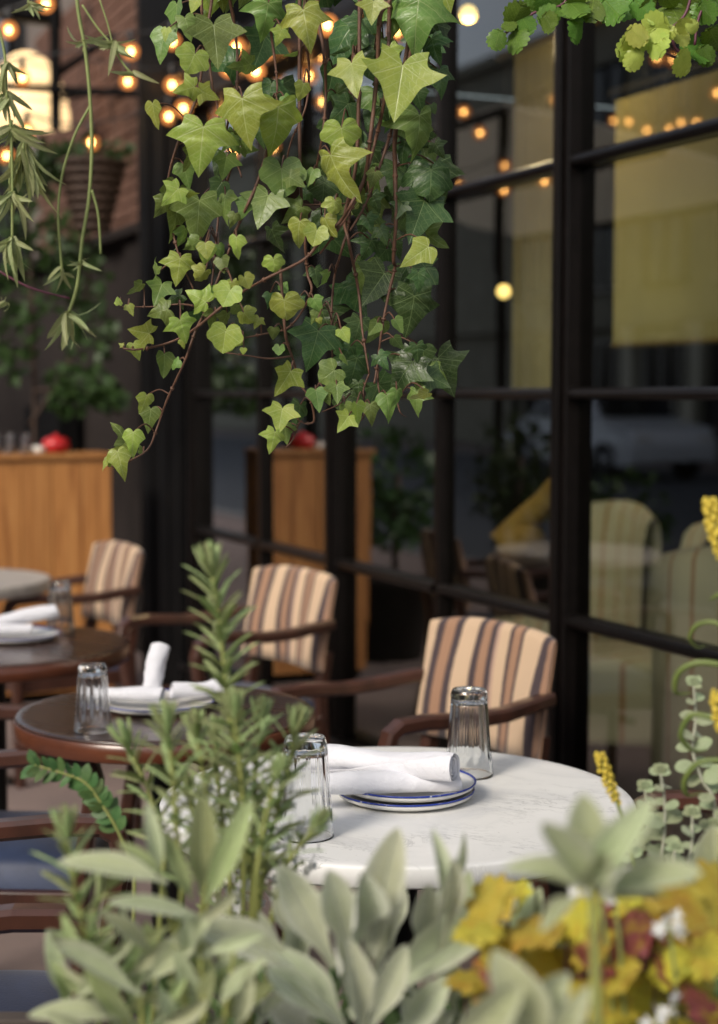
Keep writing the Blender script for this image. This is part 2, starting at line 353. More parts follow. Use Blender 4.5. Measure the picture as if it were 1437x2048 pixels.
# tumbler glass
m, nt, p = new_mat('clear_glass'); p.inputs['Transmission Weight'].default_value = 1; p.inputs['Roughness'].default_value = .01; p.inputs['IOR'].default_value = 1.47
p.inputs['Base Color'].default_value = (.97, .98, .98, 1); M['glass'] = m
# window pane: two-surface fresnel reflection over clear transmission
m, nt, p = new_mat('window_glass'); out = nt.nodes['Material Output']
ge = nd(nt, 'ShaderNodeNewGeometry'); dt = nd(nt, 'ShaderNodeVectorMath', operation='DOT_PRODUCT')
nt.links.new(ge.outputs['Normal'], dt.inputs[0]); nt.links.new(ge.outputs['Incoming'], dt.inputs[1])
gz = math_n(nt, 'SUBTRACT', 1, math_n(nt, 'ABSOLUTE', dt.outputs['Value']))
fac = math_n(nt, 'MINIMUM', math_n(nt, 'MULTIPLY', math_n(nt, 'MULTIPLY_ADD', math_n(nt, 'POWER', gz, 5), .957, .043), 3.0), 1.0)
tb = nd(nt, 'ShaderNodeBsdfTransparent'); tb.inputs[0].default_value = (.66, .69, .62, 1)
gl = nd(nt, 'ShaderNodeBsdfGlossy'); gl.inputs['Roughness'].default_value = .012; gl.inputs[0].default_value = (1, 1, 1, 1)
bp = nd(nt, 'ShaderNodeBump'); bp.inputs['Strength'].default_value = .04; bp.inputs['Distance'].default_value = .01
nt.links.new(noise(nt, coords(nt, 'Object'), 1.6, 2), bp.inputs['Height']); nt.links.new(bp.outputs[0], gl.inputs['Normal'])
ms = nd(nt, 'ShaderNodeMixShader'); nt.links.new(fac, ms.inputs[0]); nt.links.new(tb.outputs[0], ms.inputs[1]); nt.links.new(gl.outputs[0], ms.inputs[2]); nt.links.new(ms.outputs[0], out.inputs[0])
M['pane'] = m
# bulbs: frosted amber globe round a bright core
m, nt, p = new_mat('amber_globe'); out = nt.nodes['Material Output']
em = nd(nt, 'ShaderNodeEmission'); em.inputs[0].default_value = (1, .36, .10, 1); em.inputs[1].default_value = .6
tb = nd(nt, 'ShaderNodeBsdfTransparent'); tb.inputs[0].default_value = (1, .8, .55, 1); ms = nd(nt, 'ShaderNodeMixShader'); ms.inputs[0].default_value = .6
nt.links.new(tb.outputs[0], ms.inputs[1]); nt.links.new(em.outputs[0], ms.inputs[2]); nt.links.new(ms.outputs[0], out.inputs[0]); M['globe'] = m
M['core'] = emit_mat('bulb_core', (1, .62, .24), 26)
M['dome'] = emit_mat('lit_cream_shade', (1, .68, .34), .75)

# ------------------------------------------------------------------ setting: ground, road, building fronts
def ground_quad(name, t0, t1, y0, y1, z, m):
    mb = MB(); mb.add([F(t0, y0, z), F(t1, y0, z), F(t1, y1, z), F(t0, y1, z)], [(0, 1, 2, 3)])
    o = mb.build(name, m); tag(o, kind='structure'); return o
mb = MB(); mb.add([(-600, -600, -.02), (600, -600, -.02), (600, 600, -.02), (-600, 600, -.02)], [(0, 1, 2, 3)]); tag(mb.build('ground', M['asphalt']), kind='structure')
ground_quad('terrace_paving', -40, 60, 8, -3.9, .0, M['paver'])
ground_quad('road', -80, 120, -4.05, -15.4, -.015, M['asphalt'])
ground_quad('far_pavement', -80, 120, -15.5, -18.2, .0, M['paver'])
for y in (-3.97, -15.45):
    mb = MB(); mb.box((0, y, -.05), (120, .14, .14)); o = mb.build('kerb', M['kerb'], None, bevel=.01); o.matrix_world = FM; tag(o, kind='structure')

# glass-fronted pavilion
pav = empty('glass_pavilion', (FX0, FY0, 0), FROT, 'low pavilion with black steel window grid along the terrace', 'building')
TC = [-2.55, -1.7, -.85, 0, .775, 1.629, 2.425, 3.288]; WIDE = {0, 1.629, 3.288, -1.7}
ROWS = [.14, .80, 1.43, 2.06, 2.72]
for t in TC:
    w, dp = (.078, .09) if t in WIDE else (.042, .06)
    mb = MB(); mb.box((-t, 0, 1.43), (w, dp, 2.58))
    if t in WIDE:
        mb.box((-t, -.052, 1.43), (.034, .018, 2.58))
    mb.build('mullion', M['frame'], pav, bevel=.006)
prof = [(-.030, -.016), (-.038, -.010), (-.041, 0), (-.038, .010), (-.030, .016), (.025, .016), (.025, -.016)]
for z in ROWS[1:-1]:
    for i in range(len(TC) - 1):
        a, b = TC[i], TC[i + 1]; wa = .039 if a in WIDE else .021; wb = .039 if b in WIDE else .021
        x0, x1 = -a - wa + .002, -b + wb - .002; mb = MB(); n = len(prof)
        vs = [(x0, y, z + h) for y, h in prof] + [(x1, y, z + h) for y, h in prof]
        mb.add(vs, [(j, (j + 1) % n, n + (j + 1) % n, n + j) for j in range(n)]); mb.build('muntin', M['frame'], pav, smooth=False)
for i in range(len(TC) - 1):
    for k in range(len(ROWS) - 1):
        a, b = TC[i], TC[i + 1]; z0, z1 = ROWS[k], ROWS[k + 1]
        mb = MB(); g = random.uniform(-.003, .003); g2 = random.uniform(-.003, .003)
        mb.add([(-a, g, z0), (-b, g2, z0), (-b, g2 + random.uniform(-.002, .002), z1), (-a, g, z1)], [(0, 1, 2, 3)])
        mb.build('pane', M['pane'], pav)
mb = MB(); mb.box((-.37, 0, .07), (5.95, .12, .14)); mb.box((-.37, -.07, .155), (5.95, .05, .025)); mb.build('sill', M['frame'], pav, bevel=.006)
mb = MB(); mb.box((-.37, 0, 2.80), (5.95, .14, .16)); mb.box((-.37, -.06, 2.89), (6.0, .06, .03)); mb.build('top_beam', M['frame'], pav, bevel=.008)
mb = MB(); mb.box((-.37, 2.55, 2.93), (5.9, 5.2, .05)); mb.build('roof', M['charcoal'], pav)
mb = MB(); mb.box((-.37, 4.95, 2.28), (5.9, .1, 1.24)); mb.build('back_wall', M['olive'], pav)
mb = MB(); mb.box((-.37, 4.93, .83), (5.9, .1, 1.66)); mb.build('wainscot', M['redwood'], pav)
mb = MB(); mb.box((-3.37, 2.5, 1.45), (.08, 4.8, 2.9)); mb.build('end_wall', M['charcoal'], pav)
mb = MB(); mb.box((2.62, 2.5, 1.45), (.08, 4.8, 2.9)); mb.build('end_wall', M['charcoal'], pav)
mb = MB(); mb.box((-.37, 2.5, .012), (5.9, 4.9, .02)); o = mb.build('room_floor', M['intfloor'], pav)
# olive roller blind inside the near pane
bl = empty('roller_blind', F(.43, .80, 1.60), FROT, 'olive yellow roller blind hanging inside the rightmost pane', 'blind')
mb = MB(); mb.box((0, 0, .44), (1.2, .006, .86)); mb.build('fabric', M['olive'], bl)
mb = MB(); mb.tube([(-.60, 0, .0), (.60, 0, .0)], .010, 8); mb.build('bottom_bar', M['gold'], bl)
mb = MB(); mb.tube([(-.62, 0, .88), (.62, 0, .88)], .025, 10); mb.build('roller', M['charcoal'], bl)

# charcoal pier and the brick building further along the same frontage
pier = empty('charcoal_pier', F(3.66, 0, 0), FROT, 'tall charcoal wall pier at the far end of the window grid', 'wall')
mb = MB(); mb.box((0, .15, 2.6), (.60, .46, 5.2)); mb.build('shaft', M['charcoal'], pier, bevel=.01)
for x in (-.2, .06):
    mb = MB(); mb.box((x, -.085, 1.5), (.16, .016, 2.6)); mb.build('raised_panel', M['charcoal'], pier, bevel=.004)
mb = MB(); mb.tube([(-.335, -.06, 0), (-.335, -.06, 4)], .022, 8); mb.build('drain_pipe', M['greywall'], pier, True)
bb = empty('brick_building', F(4.0, 0, 0), FROT, 'brown brick building with grey rendered ground floor beyond the pier', 'building')
mb = MB(); mb.box((-.45, .35, 1.15), (.9, .5, 2.3)); mb.build('render', M['greywall'], bb)
mb = MB(); mb.box((-3.4, .40, 1.15), (5.0, .5, 2.3)); mb.build('render', M['pinkwall'], bb)
mb = MB(); mb.box((-3.5, .40, 3.65), (7.0, .6, 2.7)); mb.build('mortar_backing', M['mortar'], bb)
bm_ = MB(); bm_.box((0, 0, 0), (.205, .05, .062)); bme = bm_.mesh('brick', M['brick'])
for r in range(20):
    for cidx in range(13):
        x = -.1 - cidx * .215 - (.1075 if r % 2 else 0)
        o = link('brick', bme, bb); o.location = (x, .085 + random.uniform(-.006, .006), 2.34 + r * .073); o.rotation_euler = (0, random.uniform(-.01, .01), random.uniform(-.02, .02))
mb = MB(); mb.box((-4.6, .06, 3.3), (2.6, .1, 1.9)); o = mb.build('dark_window', M['carglass'], bb)
for x in (-3.35, -4.6, -5.85):
    mb = MB(); mb.box((x, .0, 3.3), (.07, .06, 1.95)); mb.build('window_frame', M['frame'], bb)
mb = MB(); mb.box((-2.5, .04, .55), (1.0, .12, 1.6)); mb.build('dark_door', M['charcoal'], bb)
mb = MB(); mb.box((-3.5, .1, 2.31), (7.0, .12, .05)); mb.build('string_course', M['greywall'], bb)

# black pergola over the far end of the terrace
def bar(a, b, w): 
    mb = MB(); mb.sweep([a, b], w, w, side=(0, 0, 1) if abs((b - a).normalized().z) < .7 else (1, 0, 0)); return mb
pg = empty('pergola', W(-120, 1400, 8.3), 0, 'black steel pergola frame over the far left terrace', 'pergola')
def gb(name, a, b, w):
    o = bar(a, b, w).build(name, M['charcoal'], pg); o.location = -pg.location
gb('beam', W(-400, 150, 8.2), W(420, 196, 8.2), .035)
gb('beam', W(-300, 255, 8.9), W(300, 170, 8.9), .03)
gb('rafter', W(110, -60, 8.25), W(112, 260, 8.25), .05)
gb('rafter', W(112, 150, 8.25), W(300, 20, 9.6), .04)
p0 = W(-180, 170, 8.2); gb('post', Vector((p0.x, p0.y, 0)), Vector((p0.x, p0.y, 3.4)), .08)
gb('roof_edge', W(-400, -40, 8.6), W(120, 30, 8.6), .12)

# warm dome lamp
dl = empty('dome_lamp', W(55, 250, 9.0), 0, 'large lit cream dome lampshade at upper left behind the pergola beam', 'lamp')
prof = [(.235 * math.cos(a), .40 * math.sin(a)) for a in [R(x) for x in range(0, 91, 9)]]; prof[-1] = (.004, .40)
mb = MB(); mb.lathe(prof, 32); mb.build('shade', M['dome'], dl, True)
mb = MB(); mb.tube([(0, 0, .39), (0, 0, 1.4)], .008, 6); mb.build('flex', M['black'], dl)
for z in (.10, .20, .30):
    r_ = .235 * math.cos(math.asin(z / .40)) + .004
    mb = MB(); mb.tube([(r_ * math.cos(a), r_ * math.sin(a), z) for a in [i * math.pi / 16 for i in range(33)]], .004, 5, cap=False); mb.build('hoop', M['wicker'], dl)

# ------------------------------------------------------------------ furniture
def lin(a, b, n): return [a + (b - a) * i / (n - 1) for i in range(n)]
def make_chair():
    root = empty('armchair')
    # backrest: padded striped panel, a closed profile swept across the width, bowed and leaning back
    nu, prof = 26, []
    for i in range(9): prof.append((0, .545 + .285 * i / 8))                    # front face, y offset, z
    for i in range(1, 8):
        a = math.pi * i / 8; prof.append((-.021 + .021 * math.cos(a), .83 + .026 * math.sin(a)))
    for i in range(9): prof.append((-.042, .83 - .285 * i / 8))
    k = len(prof); mb = MB(); vs = []; uv = []; fs = []
    for i in range(nu):
        u = i / (nu - 1); x = (u - .5) * .47
        for (yo, z) in prof:
            e = max(0, abs(u - .5) * 2 - .86) / .14; th = 1 - .75 * e ** 2.2
            zz = z - (.022 * (abs(u - .5) * 2) ** 2.4) * max(0, (z - .6) / .25)
            y = -.215 - .030 * (1 - (abs(u - .5) * 2) ** 2) - (z - .5) * .17 + (yo + .021) * th + .006 * math.sin(u * 9 + z * 12) * (1 - e)
            if yo > -.01: y += .013 * math.sin(math.pi * min(1, max(0, (z - .545) / .285))) * (1 - e)
            vs.append((x, y, zz)); uv.append((1 - u, z))
    for i in range(nu - 1):
        for j in range(k): fs.append((i*k+j, i*k+(j+1) % k, (i+1)*k+(j+1) % k, (i+1)*k+j))
    fs += [tuple(range(k)), tuple(range((nu-1)*k, nu*k))[::-1]]
    mb.add(vs, fs, uv); o = mb.build('backrest', M['stripe'], root, True); 
    for s in (-1, 1):
        mb = MB(); mb.sweep([(s*.205, -.30, 0), (s*.205, -.245, .28), (s*.205, -.235, .46), (s*.205, -.258, .60)], .036, .045); mb.build('rear_leg', M['mahog'], root)
        mb = MB(); mb.sweep([(s*.225, .20, 0), (s*.225, .205, .2), (s*.228, .212, .44), (s*.236, .235, .58), (s*.240, .245, .640), (s*.242, .236, .672), (s*.243, .21, .688),
             (s*.246, .14, .690), (s*.25, 0, .678), (s*.250, -.10, .680), (s*.240, -.20, .690), (s*.225, -.268, .694)], .042, .034); mb.build('arm', M['mahog'], root)
        mb = MB(); mb.box((s*.212, -.02, .37), (.028, .44, .055)); mb.build('side_rail', M['mahog'], root, bevel=.004)
    mb = MB(); mb.box((0, .205, .37), (.40, .028, .055)); mb.build('front_rail', M['mahog'], root, bevel=.004)
    mb = MB(); mb.box((0, -.235, .37), (.38, .026, .055)); mb.build('back_rail', M['mahog'], root, bevel=.004)
    mb = MB(); n = 12; vs = []; fs = []                                          # domed seat cushion
    for j in range(n + 1):
        for i in range(n + 1):
            a, b = i / n * 2 - 1, j / n * 2 - 1; e = max(abs(a), abs(b))
            vs.append((a * .205, -.005 + b * .215, .445 + .035 * (1 - abs(a) ** 4) * (1 - abs(b) ** 4)))
    q = n + 1
    for j in range(n):
        for i in range(n): fs.append((j*q+i, j*q+i+1, (j+1)*q+i+1, (j+1)*q+i))
    ring = [i for i in range(q)] + [j*q+n for j in range(1, q)] + [n*q+i for i in range(n-1, -1, -1)] + [j*q for j in range(n-1, 0, -1)]
    b = len(vs)
    for r in ring: vs.append((vs[r][0], vs[r][1], .398))
    L = len(ring)
    for i in range(L): fs.append((ring[(i+1) % L], ring[i], b+i, b+(i+1) % L))
    fs.append(tuple(range(b, b + L))); mb.add(vs, fs); mb.build('seat_cushion', M['navy'], root, True)
    return root
chair0 = make_chair(); first = [True]
def chair(x, y, ang, label):
    c = chair0 if first[0] else copy_tree(chair0); first[0] = False
    c.location = (x, y, 0); c.rotation_euler = (0, 0, ang); tag(c, label, 'chair', 'striped armchairs on the terrace'); return c
def face(dx, dy): return math.atan2(-dx, dy)      # local +y points to (dx,dy)
FC = Vector((-.80, -.60, 0)); A0 = face(-.80, -.60)
def chair_back_at(bx, by, dx, dy, label):        # back panel centre at (bx,by)
    d = Vector((dx, dy)).normalized(); return chair(bx + d.x * .29, by + d.y * .29, face(dx, dy), label)
chair_back_at(.345, 4.02, -.80, -.60, 'striped armchair behind the white marble table, nearest to the window post')
chair_back_at(-.205, 5.28, -.80, -.60, 'striped armchair in the middle, behind the tall rosemary sprig')
chair_back_at(-.925, 6.18, -.86, -.51, 'smallest striped armchair standing against the orange wooden cabinet')
chair_back_at(-.93, 2.44, 1, .05, 'armchair cut off at bottom left, navy seat nearest the camera')
chair_back_at(-1.06, 3.50, 1, -.06, 'navy seated armchair at the left edge beneath the brown round table')
chair_back_at(1.02, 2.60, -1, .06, 'armchair right of the marble table with only its wooden arm showing')

def table(name, c, r, h, thick, mtop, mrim, label, colr=.035):
    t = empty(name, (c[0], c[1], 0), random.uniform(0, 3), label, 'table')
    e = .004
    mb = MB(); mb.lathe([(r-.02, h-thick), (r-e, h-thick), (r, h-thick+e), (r, h-e), (r-.0015, h-.0012), (r-e, h), (r-.02, h)], 96)
    mb.build('top', mtop, t, True)
    o = t.children[0]; o.modifiers.new('e', 'EDGE_SPLIT').split_angle = R(50)
    if mrim:
        mb = MB(); mb.lathe([(r+.0005, h-thick+.001), (r+.003, h-thick+.003), (r+.003, h-.008), (r+.0005, h-.006)], 96, close=True); mb.build('edge_band', mrim, t, True)
    mb = MB(); mb.lathe([(colr*1.6, h-thick-.001), (colr*1.5, h-thick-.03), (colr, h-thick-.06), (colr, .08), (colr*1.8, .04), (colr*2, .03)], 20); mb.build('column', M['steel'], t, True)
    for k in range(4):
        a = k * math.pi / 2 + .5
        mb = MB(); mb.sweep([(0, 0, .045), (.12*math.cos(a), .12*math.sin(a), .04), (.26*math.cos(a), .26*math.sin(a), .012)], .045, .022, side=(-math.sin(a), math.cos(a), 0)); mb.build('foot', M['steel'], t)
    return t
table('round_table', (.064, 2.655), .398, .75, .034, M['marble'], None, 'round white marble table in the foreground centre')
table('round_table', (-.415, 3.40), .318, .75, .045, M['tabletop'], M['tablerim'], 'round dark brown wooden table left of the rosemary sprig')
table('round_table', (-1.00, 4.32), .37, .75, .045, M['tabletop'], M['tablerim'], 'round dark brown wooden table cut off by the left edge')
table('round_table', (-1.51, 5.85), .37, .75, .045, M['stone'], None, 'round pale stone table in front of the orange cabinet')

# upside-down fluted tumbler
def tumbler_mesh():
    N = 72; H = .146; rb, rt = .041, .0305
    out = []; inn = []
    def rad(z): return rb + (rt - rb) * (z / H) ** 1.05
    zs = [0, .0012, .003, .006, .012, .022, .030, .036, .040, .046, .06, .08, .10, .115, .124, .130, .134, .139, .143, .1455, .146]
    for z in zs:
        r = rad(z)
        if z > .139: r -= (z - .139) * .35
        if z < .003: r += .0006 * (1 - z / .003)
        out.append((r, z))
    mb = MB(); vs = []; fs = []
    for (r, z) in out:
        for j in range(N):
            a = 2 * math.pi * j / N; ph = (j % 6) / 6.0; sc = abs(math.sin(math.pi * ph))       # 12 flutes
            lo = .030 + .012 * (1 - sc); w = max(0, min(1, (z - lo) / .004)) * max(0, min(1, (.133 - z) / .004))
            q = r - .0026 * sc * w
            vs.append((q * math.cos(a), q * math.sin(a), z))
    k = len(out)
    inner = [(.0012 + 0, .132), (.010, .1315), (.020, .130), (.0262, .1255), (.0285, .118), (.031, .09), (.0345, .05), (.0372, .02), (.0388, .004), (.0396, .0006)]
    inner = [(.010, .134), (.020, .133)]
    ins = [(rad(z) - .0034, z) for z in (.126, .118, .10, .08, .06, .046, .036, .022, .012, .005, .001)]
    ins = [(.0005, .1315), (.012, .1312), (.022, .130)] + ins
    for (r, z) in ins:
        for j in range(N):
            a = 2 * math.pi * j / N; vs.append((r * math.cos(a), r * math.sin(a), z))
    tops = [(.024, .1452), (.018, .1435), (.0005, .143)]
    base = len(vs)
    for (r, z) in tops:
        for j in range(N):
            a = 2 * math.pi * j / N; vs.append((r * math.cos(a), r * math.sin(a), z))
    def rows(a0, b0):
        for j in range(N): fs.append((a0*N+j, a0*N+(j+1) % N, b0*N+(j+1) % N, b0*N+j))
    for i in range(k - 1): rows(i, i + 1)
    n_in = len(ins); tb_ = k + n_in
    rows(k - 1, tb_); rows(tb_, tb_ + 1); rows(tb_ + 1, tb_ + 2)
    fs.append(tuple((tb_ + 2) * N + j for j in range(N)))
    for i in range(n_in - 1): rows(k + i, k + i + 1)
    fs.append(tuple(k * N + j for j in range(N))[::-1])
    rows(k + n_in - 1, 0)
    mb.add(vs, fs); return mb.mesh('tumbler', M['glass'], True)
tum = tumbler_mesh()
def tumbler(x, y, z, label, s=1, rz=0):
    o = link('drinking_glass', tum); o.location = (x, y, z + .0006); o.scale = (s, s, s); o.rotation_euler[2] = rz; tag(o, label, 'glass', 'upturned fluted tumblers'); return o
def on_table(px, py, z=.75):       # where the line of sight through a pixel meets a height
    d = W(px, py, 1) - Vector((0, 0, EYE)); return Vector((0, 0, EYE)) + d * ((z - EYE) / d.z)
q = on_table(612, 1672); tumbler(q.x, q.y, .75, 'upturned fluted glass at the front left of the marble table', 1.06)
q = on_table(938, 1550); tumbler(q.x, q.y, .75, 'upturned fluted glass at the back of the marble table beside the plates', 1.06, .2)
q = on_table(187, 1462); tumbler(q.x, q.y, .75, 'upturned glass on the brown table left of the rosemary', .93)
q = on_table(122, 1263); tumbler(q.x, q.y, .75, 'upturned glass beside the napkin on the far left brown table', .98)

def plate(x, y, z, r, label, rz=0):
    p = empty('plate', (x, y, z), rz, label, 'plate', 'white plates with blue rims')
    pr = [(.0, .004), (r*.55, .0035), (r*.68, .006), (r*.90, .0125), (r*.965, .0150), (r*.985, .0135), (r*.965, .0085), (r*.88, .0035), (r*.72, 0), (.0, .0006)]
    pr = [(max(a, .0004), b) for a, b in pr]
    mb = MB(); mb.lathe(pr[::-1], 72); mb.build('dish', M['enamel'], p, True)
    mb = MB(); mb.lathe([(r*.966, .0154), (r*.986, .0172), (r*.998, .0170), (r*1.0, .0158), (r*.994, .0140), (r*.975, .0138)], 96, close=True); mb.build('rim', M['blue'], p, True)
    return p
PX, PY = .078, 2.655
plate(PX, PY, .7505, .117, 'lower of the two blue rimmed plates on the marble table')
plate(PX + .003, PY + .004, .7635, .117, 'upper blue rimmed plate under the napkins on the marble table', 1)

def napkin(name_label, a, b, r, seed, flap=True, squash=.82, spread=0):
    """rolled linen napkin: spiral section swept from a to b, with an open coil at the ends and a diagonal loose edge"""
    rnd = random.Random(seed); a, b = Vector(a), Vector(b); ax = b - a; L = ax.length; ax.normalize()
    up = Vector((0, 0, 1)); sd_ = ax.cross(up).normalized(); up = sd_.cross(ax)
    nl, turns, per = 26, 3.3, 26; ns = int(turns * per) + 1
    o = empty('rolled_napkin', (a + b) / 2 - up * r, 0, name_label, 'napkin', 'white rolled napkins')
    o.location = (a + b) / 2
    vs = []; fs = []; p1, p2 = rnd.uniform(0, 6), rnd.uniform(0, 6)
    for i in range(nl + 1):
        u = i / nl
        for j in range(ns):
            v = j / (ns - 1); th = v * turns * 2 * math.pi
            rr = r * (.24 + .76 * v)
            tw = u * .9 + seed
            if flap: th2 = th + (u - .5) * 1.1 * v + tw
            else: th2 = th + tw
            if v > .955: rr *= 1 + .05 * (v - .955) / .045
            wob = 1 + .06 * math.sin(u * 5 + p1 + th * .5) * v + .035 * math.sin(u * 13 + p2 + th) + .02 * math.sin(u * 31 + th * 2)
            crump = .10 * (1 - v) * math.sin(3 * th2 + p1) + .03 * math.sin(5 * th2 + u * 7)
            x = rr * (wob + crump) * math.cos(th2); z = rr * (wob + crump) * math.sin(th2) * squash
            if z < -r * squash * .80: z = -r * squash * .80
            bend = spread * (u - .5) ** 2
            along = (u - .5) * (L + .012 * (1 - v) * -1 + .006 * math.sin(th2 * 1 + p1))
            vs.append(ax * along + sd_ * (x + bend) + up * (z + .004 * math.sin(u * 7 + p2) * max(0, z / r)))
    for i in range(nl):
        for j in range(ns - 1): fs.append((i*ns+j, (i+1)*ns+j, (i+1)*ns+j+1, i*ns+j+1))
    mb = MB(); mb.add(vs, fs); c = mb.build('cloth', M['napkin'], o, True)
    sm = c.modifiers.new('thick', 'SOLIDIFY'); sm.thickness = .0014; sm.offset = 0
    ed = c.modifiers.new('smooth', 'SUBSURF'); ed.levels = 1; ed.render_levels = 1
    return o
napkin('rolled white napkin lying in front on the marble table plates', (-.075, 2.565, .794), (.168, 2.612, .789), .0235, 1.3, True, .8)
napkin('rolled white napkin with open coiled end on top at the back of the plates', (-.082, 2.712, .8065), (.158, 2.570, .8215), .0270, 4.0, True, .95)
# brown table by the rosemary
q = on_table(315, 1415); plate(q.x, q.y, .7505, .125, 'blue rimmed plate on the brown table behind the rosemary')
zc = .772
napkin('white napkin roll lying flat on the plate behind the rosemary', (q.x-.14, q.y-.02, .786), (q.x+.02, q.y-.06, .788), .021, 2.1, True, .8)
napkin('white napkin roll standing up at an angle behind the rosemary', (q.x-.015, q.y+.02, .785), (q.x+.0, q.y+.075, .872), .023, .6, True, 1)
napkin('white napkin roll right of the standing one, half hidden by the rosemary', (q.x+.03, q.y+.0, .787), (q.x+.155, q.y+.03, .790), .022, 5.2, True, .85)
# far left brown table
q = on_table(30, 1278); plate(q.x, q.y, .7505, .125, 'blue rimmed plate at the left edge on the brown table')
napkin('white napkin roll tilted up on the plate at the left edge', (q.x-.12, q.y-.02, .788), (q.x+.115, q.y+.03, .825), .025, 3.3, True, .85)
napkin('crumpled white napkin roll lying low at the left edge plate', (q.x-.10, q.y-.075, .786), (q.x+.06, q.y-.055, .786), .022, 1.9, True, .8)

# orange pine cabinet with things on top
cr = Vector((-.155 * 7.45, 7.45, 0)); n_out = -NIN; dd = Vector((-math.sin(FA), math.cos(FA), 0)); CW, CD, CH = .56, .26, 1.155
cab = empty('wooden_cabinet', cr + n_out * (CW / 2), FROT - R(90), 'orange pine cabinet of upright boards at the left edge', 'cabinet')
cab.rotation_euler = (0, 0, math.atan2(NIN.y, NIN.x))      # local x towards the window front, local y away from the camera
nb = 4
for i in range(nb):
    w = CW / nb; mb = MB(); mb.box((-CW/2 + w*(i+.5), .01 + random.uniform(-.0015, .0015), CH/2 + .02), (w-.003, .022, CH-.04-.02)); mb.build('plank', M['plank'], cab, bevel=.002)
for i in range(4):
    w = CD / 4; mb = MB(); mb.box((CW/2 - .011, .022 + w*(i+.5), CH/2 + .02), (.022, w-.003, CH-.06)); mb.build('plank', M['plank'], cab, bevel=.002)
mb = MB(); mb.box((0, CD/2 - .004, CH - .0125), (CW + .02, CD + .03, .025)); mb.build('top_board', M['plank'], cab, bevel=.003)
mb = MB(); mb.box((-.012, CD/2 + .012, CH/2 - .01), (CW - .05, CD - .05, CH - .04)); mb.build('carcass', M['charcoal'], cab)
cm = cab.matrix_basis if False else Matrix.Translation(cab.location) @ Matrix.Rotation(cab.rotation_euler.z, 4, 'Z')
for i, (x, y) in enumerate([(-.235, .10), (-.165, .12), (-.10, .09)]):
    q = cm @ Vector((x, y, CH)); tumbler(q.x, q.y, CH, ['leftmost', 'middle', 'rightmost'][i] + ' of the three small glasses on top of the orange cabinet', .62)
q = cm @ Vector((.045, .10, CH)); 
rp = empty('ceramic_pot', q, 0, 'round red glazed pot on top of the orange cabinet', 'pot')
mb = MB(); mb.lathe([(.04, 0), (.058, .012), (.066, .035), (.060, .058), (.045, .070), (.012, .076), (.012, .084), (.004, .09)], 24); mb.build('body', M['red'], rp, True)
q = cm @ Vector((-.035, .09, CH)); rp = empty('ramekin', q, 0, 'small white bowl beside the red pot on the cabinet', 'bowl')
mb = MB(); mb.lathe([(.022, 0), (.034, .03), (.032, .03), (.02, .005)], 20); mb.build('body', M['enamel'], rp, True)
mb = MB(); mb.lathe([(.0325, .026), (.0355, .028), (.0355, .033), (.0325, .034)], 20, close=True); mb.build('rim', M['enamel'], rp, True)

# ------------------------------------------------------------------ inside the pavilion
def dining_chair(t, y, rz, label):
    c = empty('dining_chair', F(t, y, .022), FROT + rz, label, 'chair', 'covered dining chairs inside the window')
    nu = 14; prof = [(0, .18), (0, .5), (-.01, .80), (-.03, .93), (-.06, .965), (-.10, .93), (-.11, .8), (-.10, .45), (-.10, .18)]; k = len(prof); vs = []; uv = []; fs = []
    for i in range(nu):
        u = i / (nu - 1); b = (abs(u - .5) * 2) ** 2
        for (yo, z) in prof: vs.append(((u - .5) * .54, -.2 + yo + b * .10, z - (.05 * b if z > .9 else 0))); uv.append((u, z))
    for i in range(nu - 1):
        for j in range(k): fs.append((i*k+j, i*k+(j+1) % k, (i+1)*k+(j+1) % k, (i+1)*k+j))
    fs += [tuple(range(k)), tuple(range((nu-1)*k, nu*k))[::-1]]
    mb = MB(); mb.add(vs, fs, uv); mb.build('back_cover', M['stripein'], c, True)
    mb = MB(); vs = []; 
    mb.box((0, .06, .33), (.52, .50, .30)); s_ = mb.build('seat_cover', M['stripein'], c, bevel=.03)
    for uvd, l in zip(s_.data.uv_layers[0].data, s_.data.loops):
        v = s_.data.vertices[l.vertex_index].co; uvd.uv = (v.x + v.y + .6, v.z)
    for sx in (-1, 1):
        for sy in (-.2, .26):
            mb = MB(); mb.sweep([(sx*.22, sy, 0), (sx*.22, sy, .2)], .035, .035); mb.build('leg', M['gold'], c)
    return c
dining_chair(.12, .75, R(35), 'pale striped covered chair inside the glass right of the wide post')
dining_chair(-.62, 1.0, R(-35), 'pale striped covered chair inside the glass at the right edge')
dining_chair(.98, .95, R(150), 'pale striped covered chair inside the glass behind the nearest armchair')
dining_chair(1.75, 1.1, R(190), 'dim covered chair inside the glass right of the middle armchair')
def cloth_table(t, y, label):
    c = empty('dining_table', F(t, y, .022), FROT, label, 'table', 'white clothed tables inside')
    mb = MB(); n = 48; vs = []; fs = []
    rings = [(0.0, .75, 0), (.34, .75, 0), (.37, .742, .0), (.38, .70, .25), (.395, .58, .7), (.41, .45, 1)]
    for (r, z, w) in rings:
        for j in range(n):
            a = 2 * math.pi * j / n; q_ = max(r, .001) * (1 + .05 * w * math.sin(a * 9)); vs.append((q_ * math.cos(a), q_ * math.sin(a), z))
    for i in range(len(rings) - 1):
        for j in range(n): fs.append((i*n+j, i*n+(j+1) % n, (i+1)*n+(j+1) % n, (i+1)*n+j))
    mb.add(vs, fs); mb.build('cloth', M['cloth'], c, True)
    mb = MB(); mb.tube([(0, 0, 0), (0, 0, .73)], .04, 10); mb.build('column', M['steel'], c)
    mb = MB(); mb.lathe([(.22, 0), (.22, .015), (.05, .04)], 20); mb.build('base', M['steel'], c)
cloth_table(-.35, 1.75, 'white clothed table inside behind the rightmost pane')
cloth_table(.62, 1.65, 'white clothed table inside behind the centre right pane')
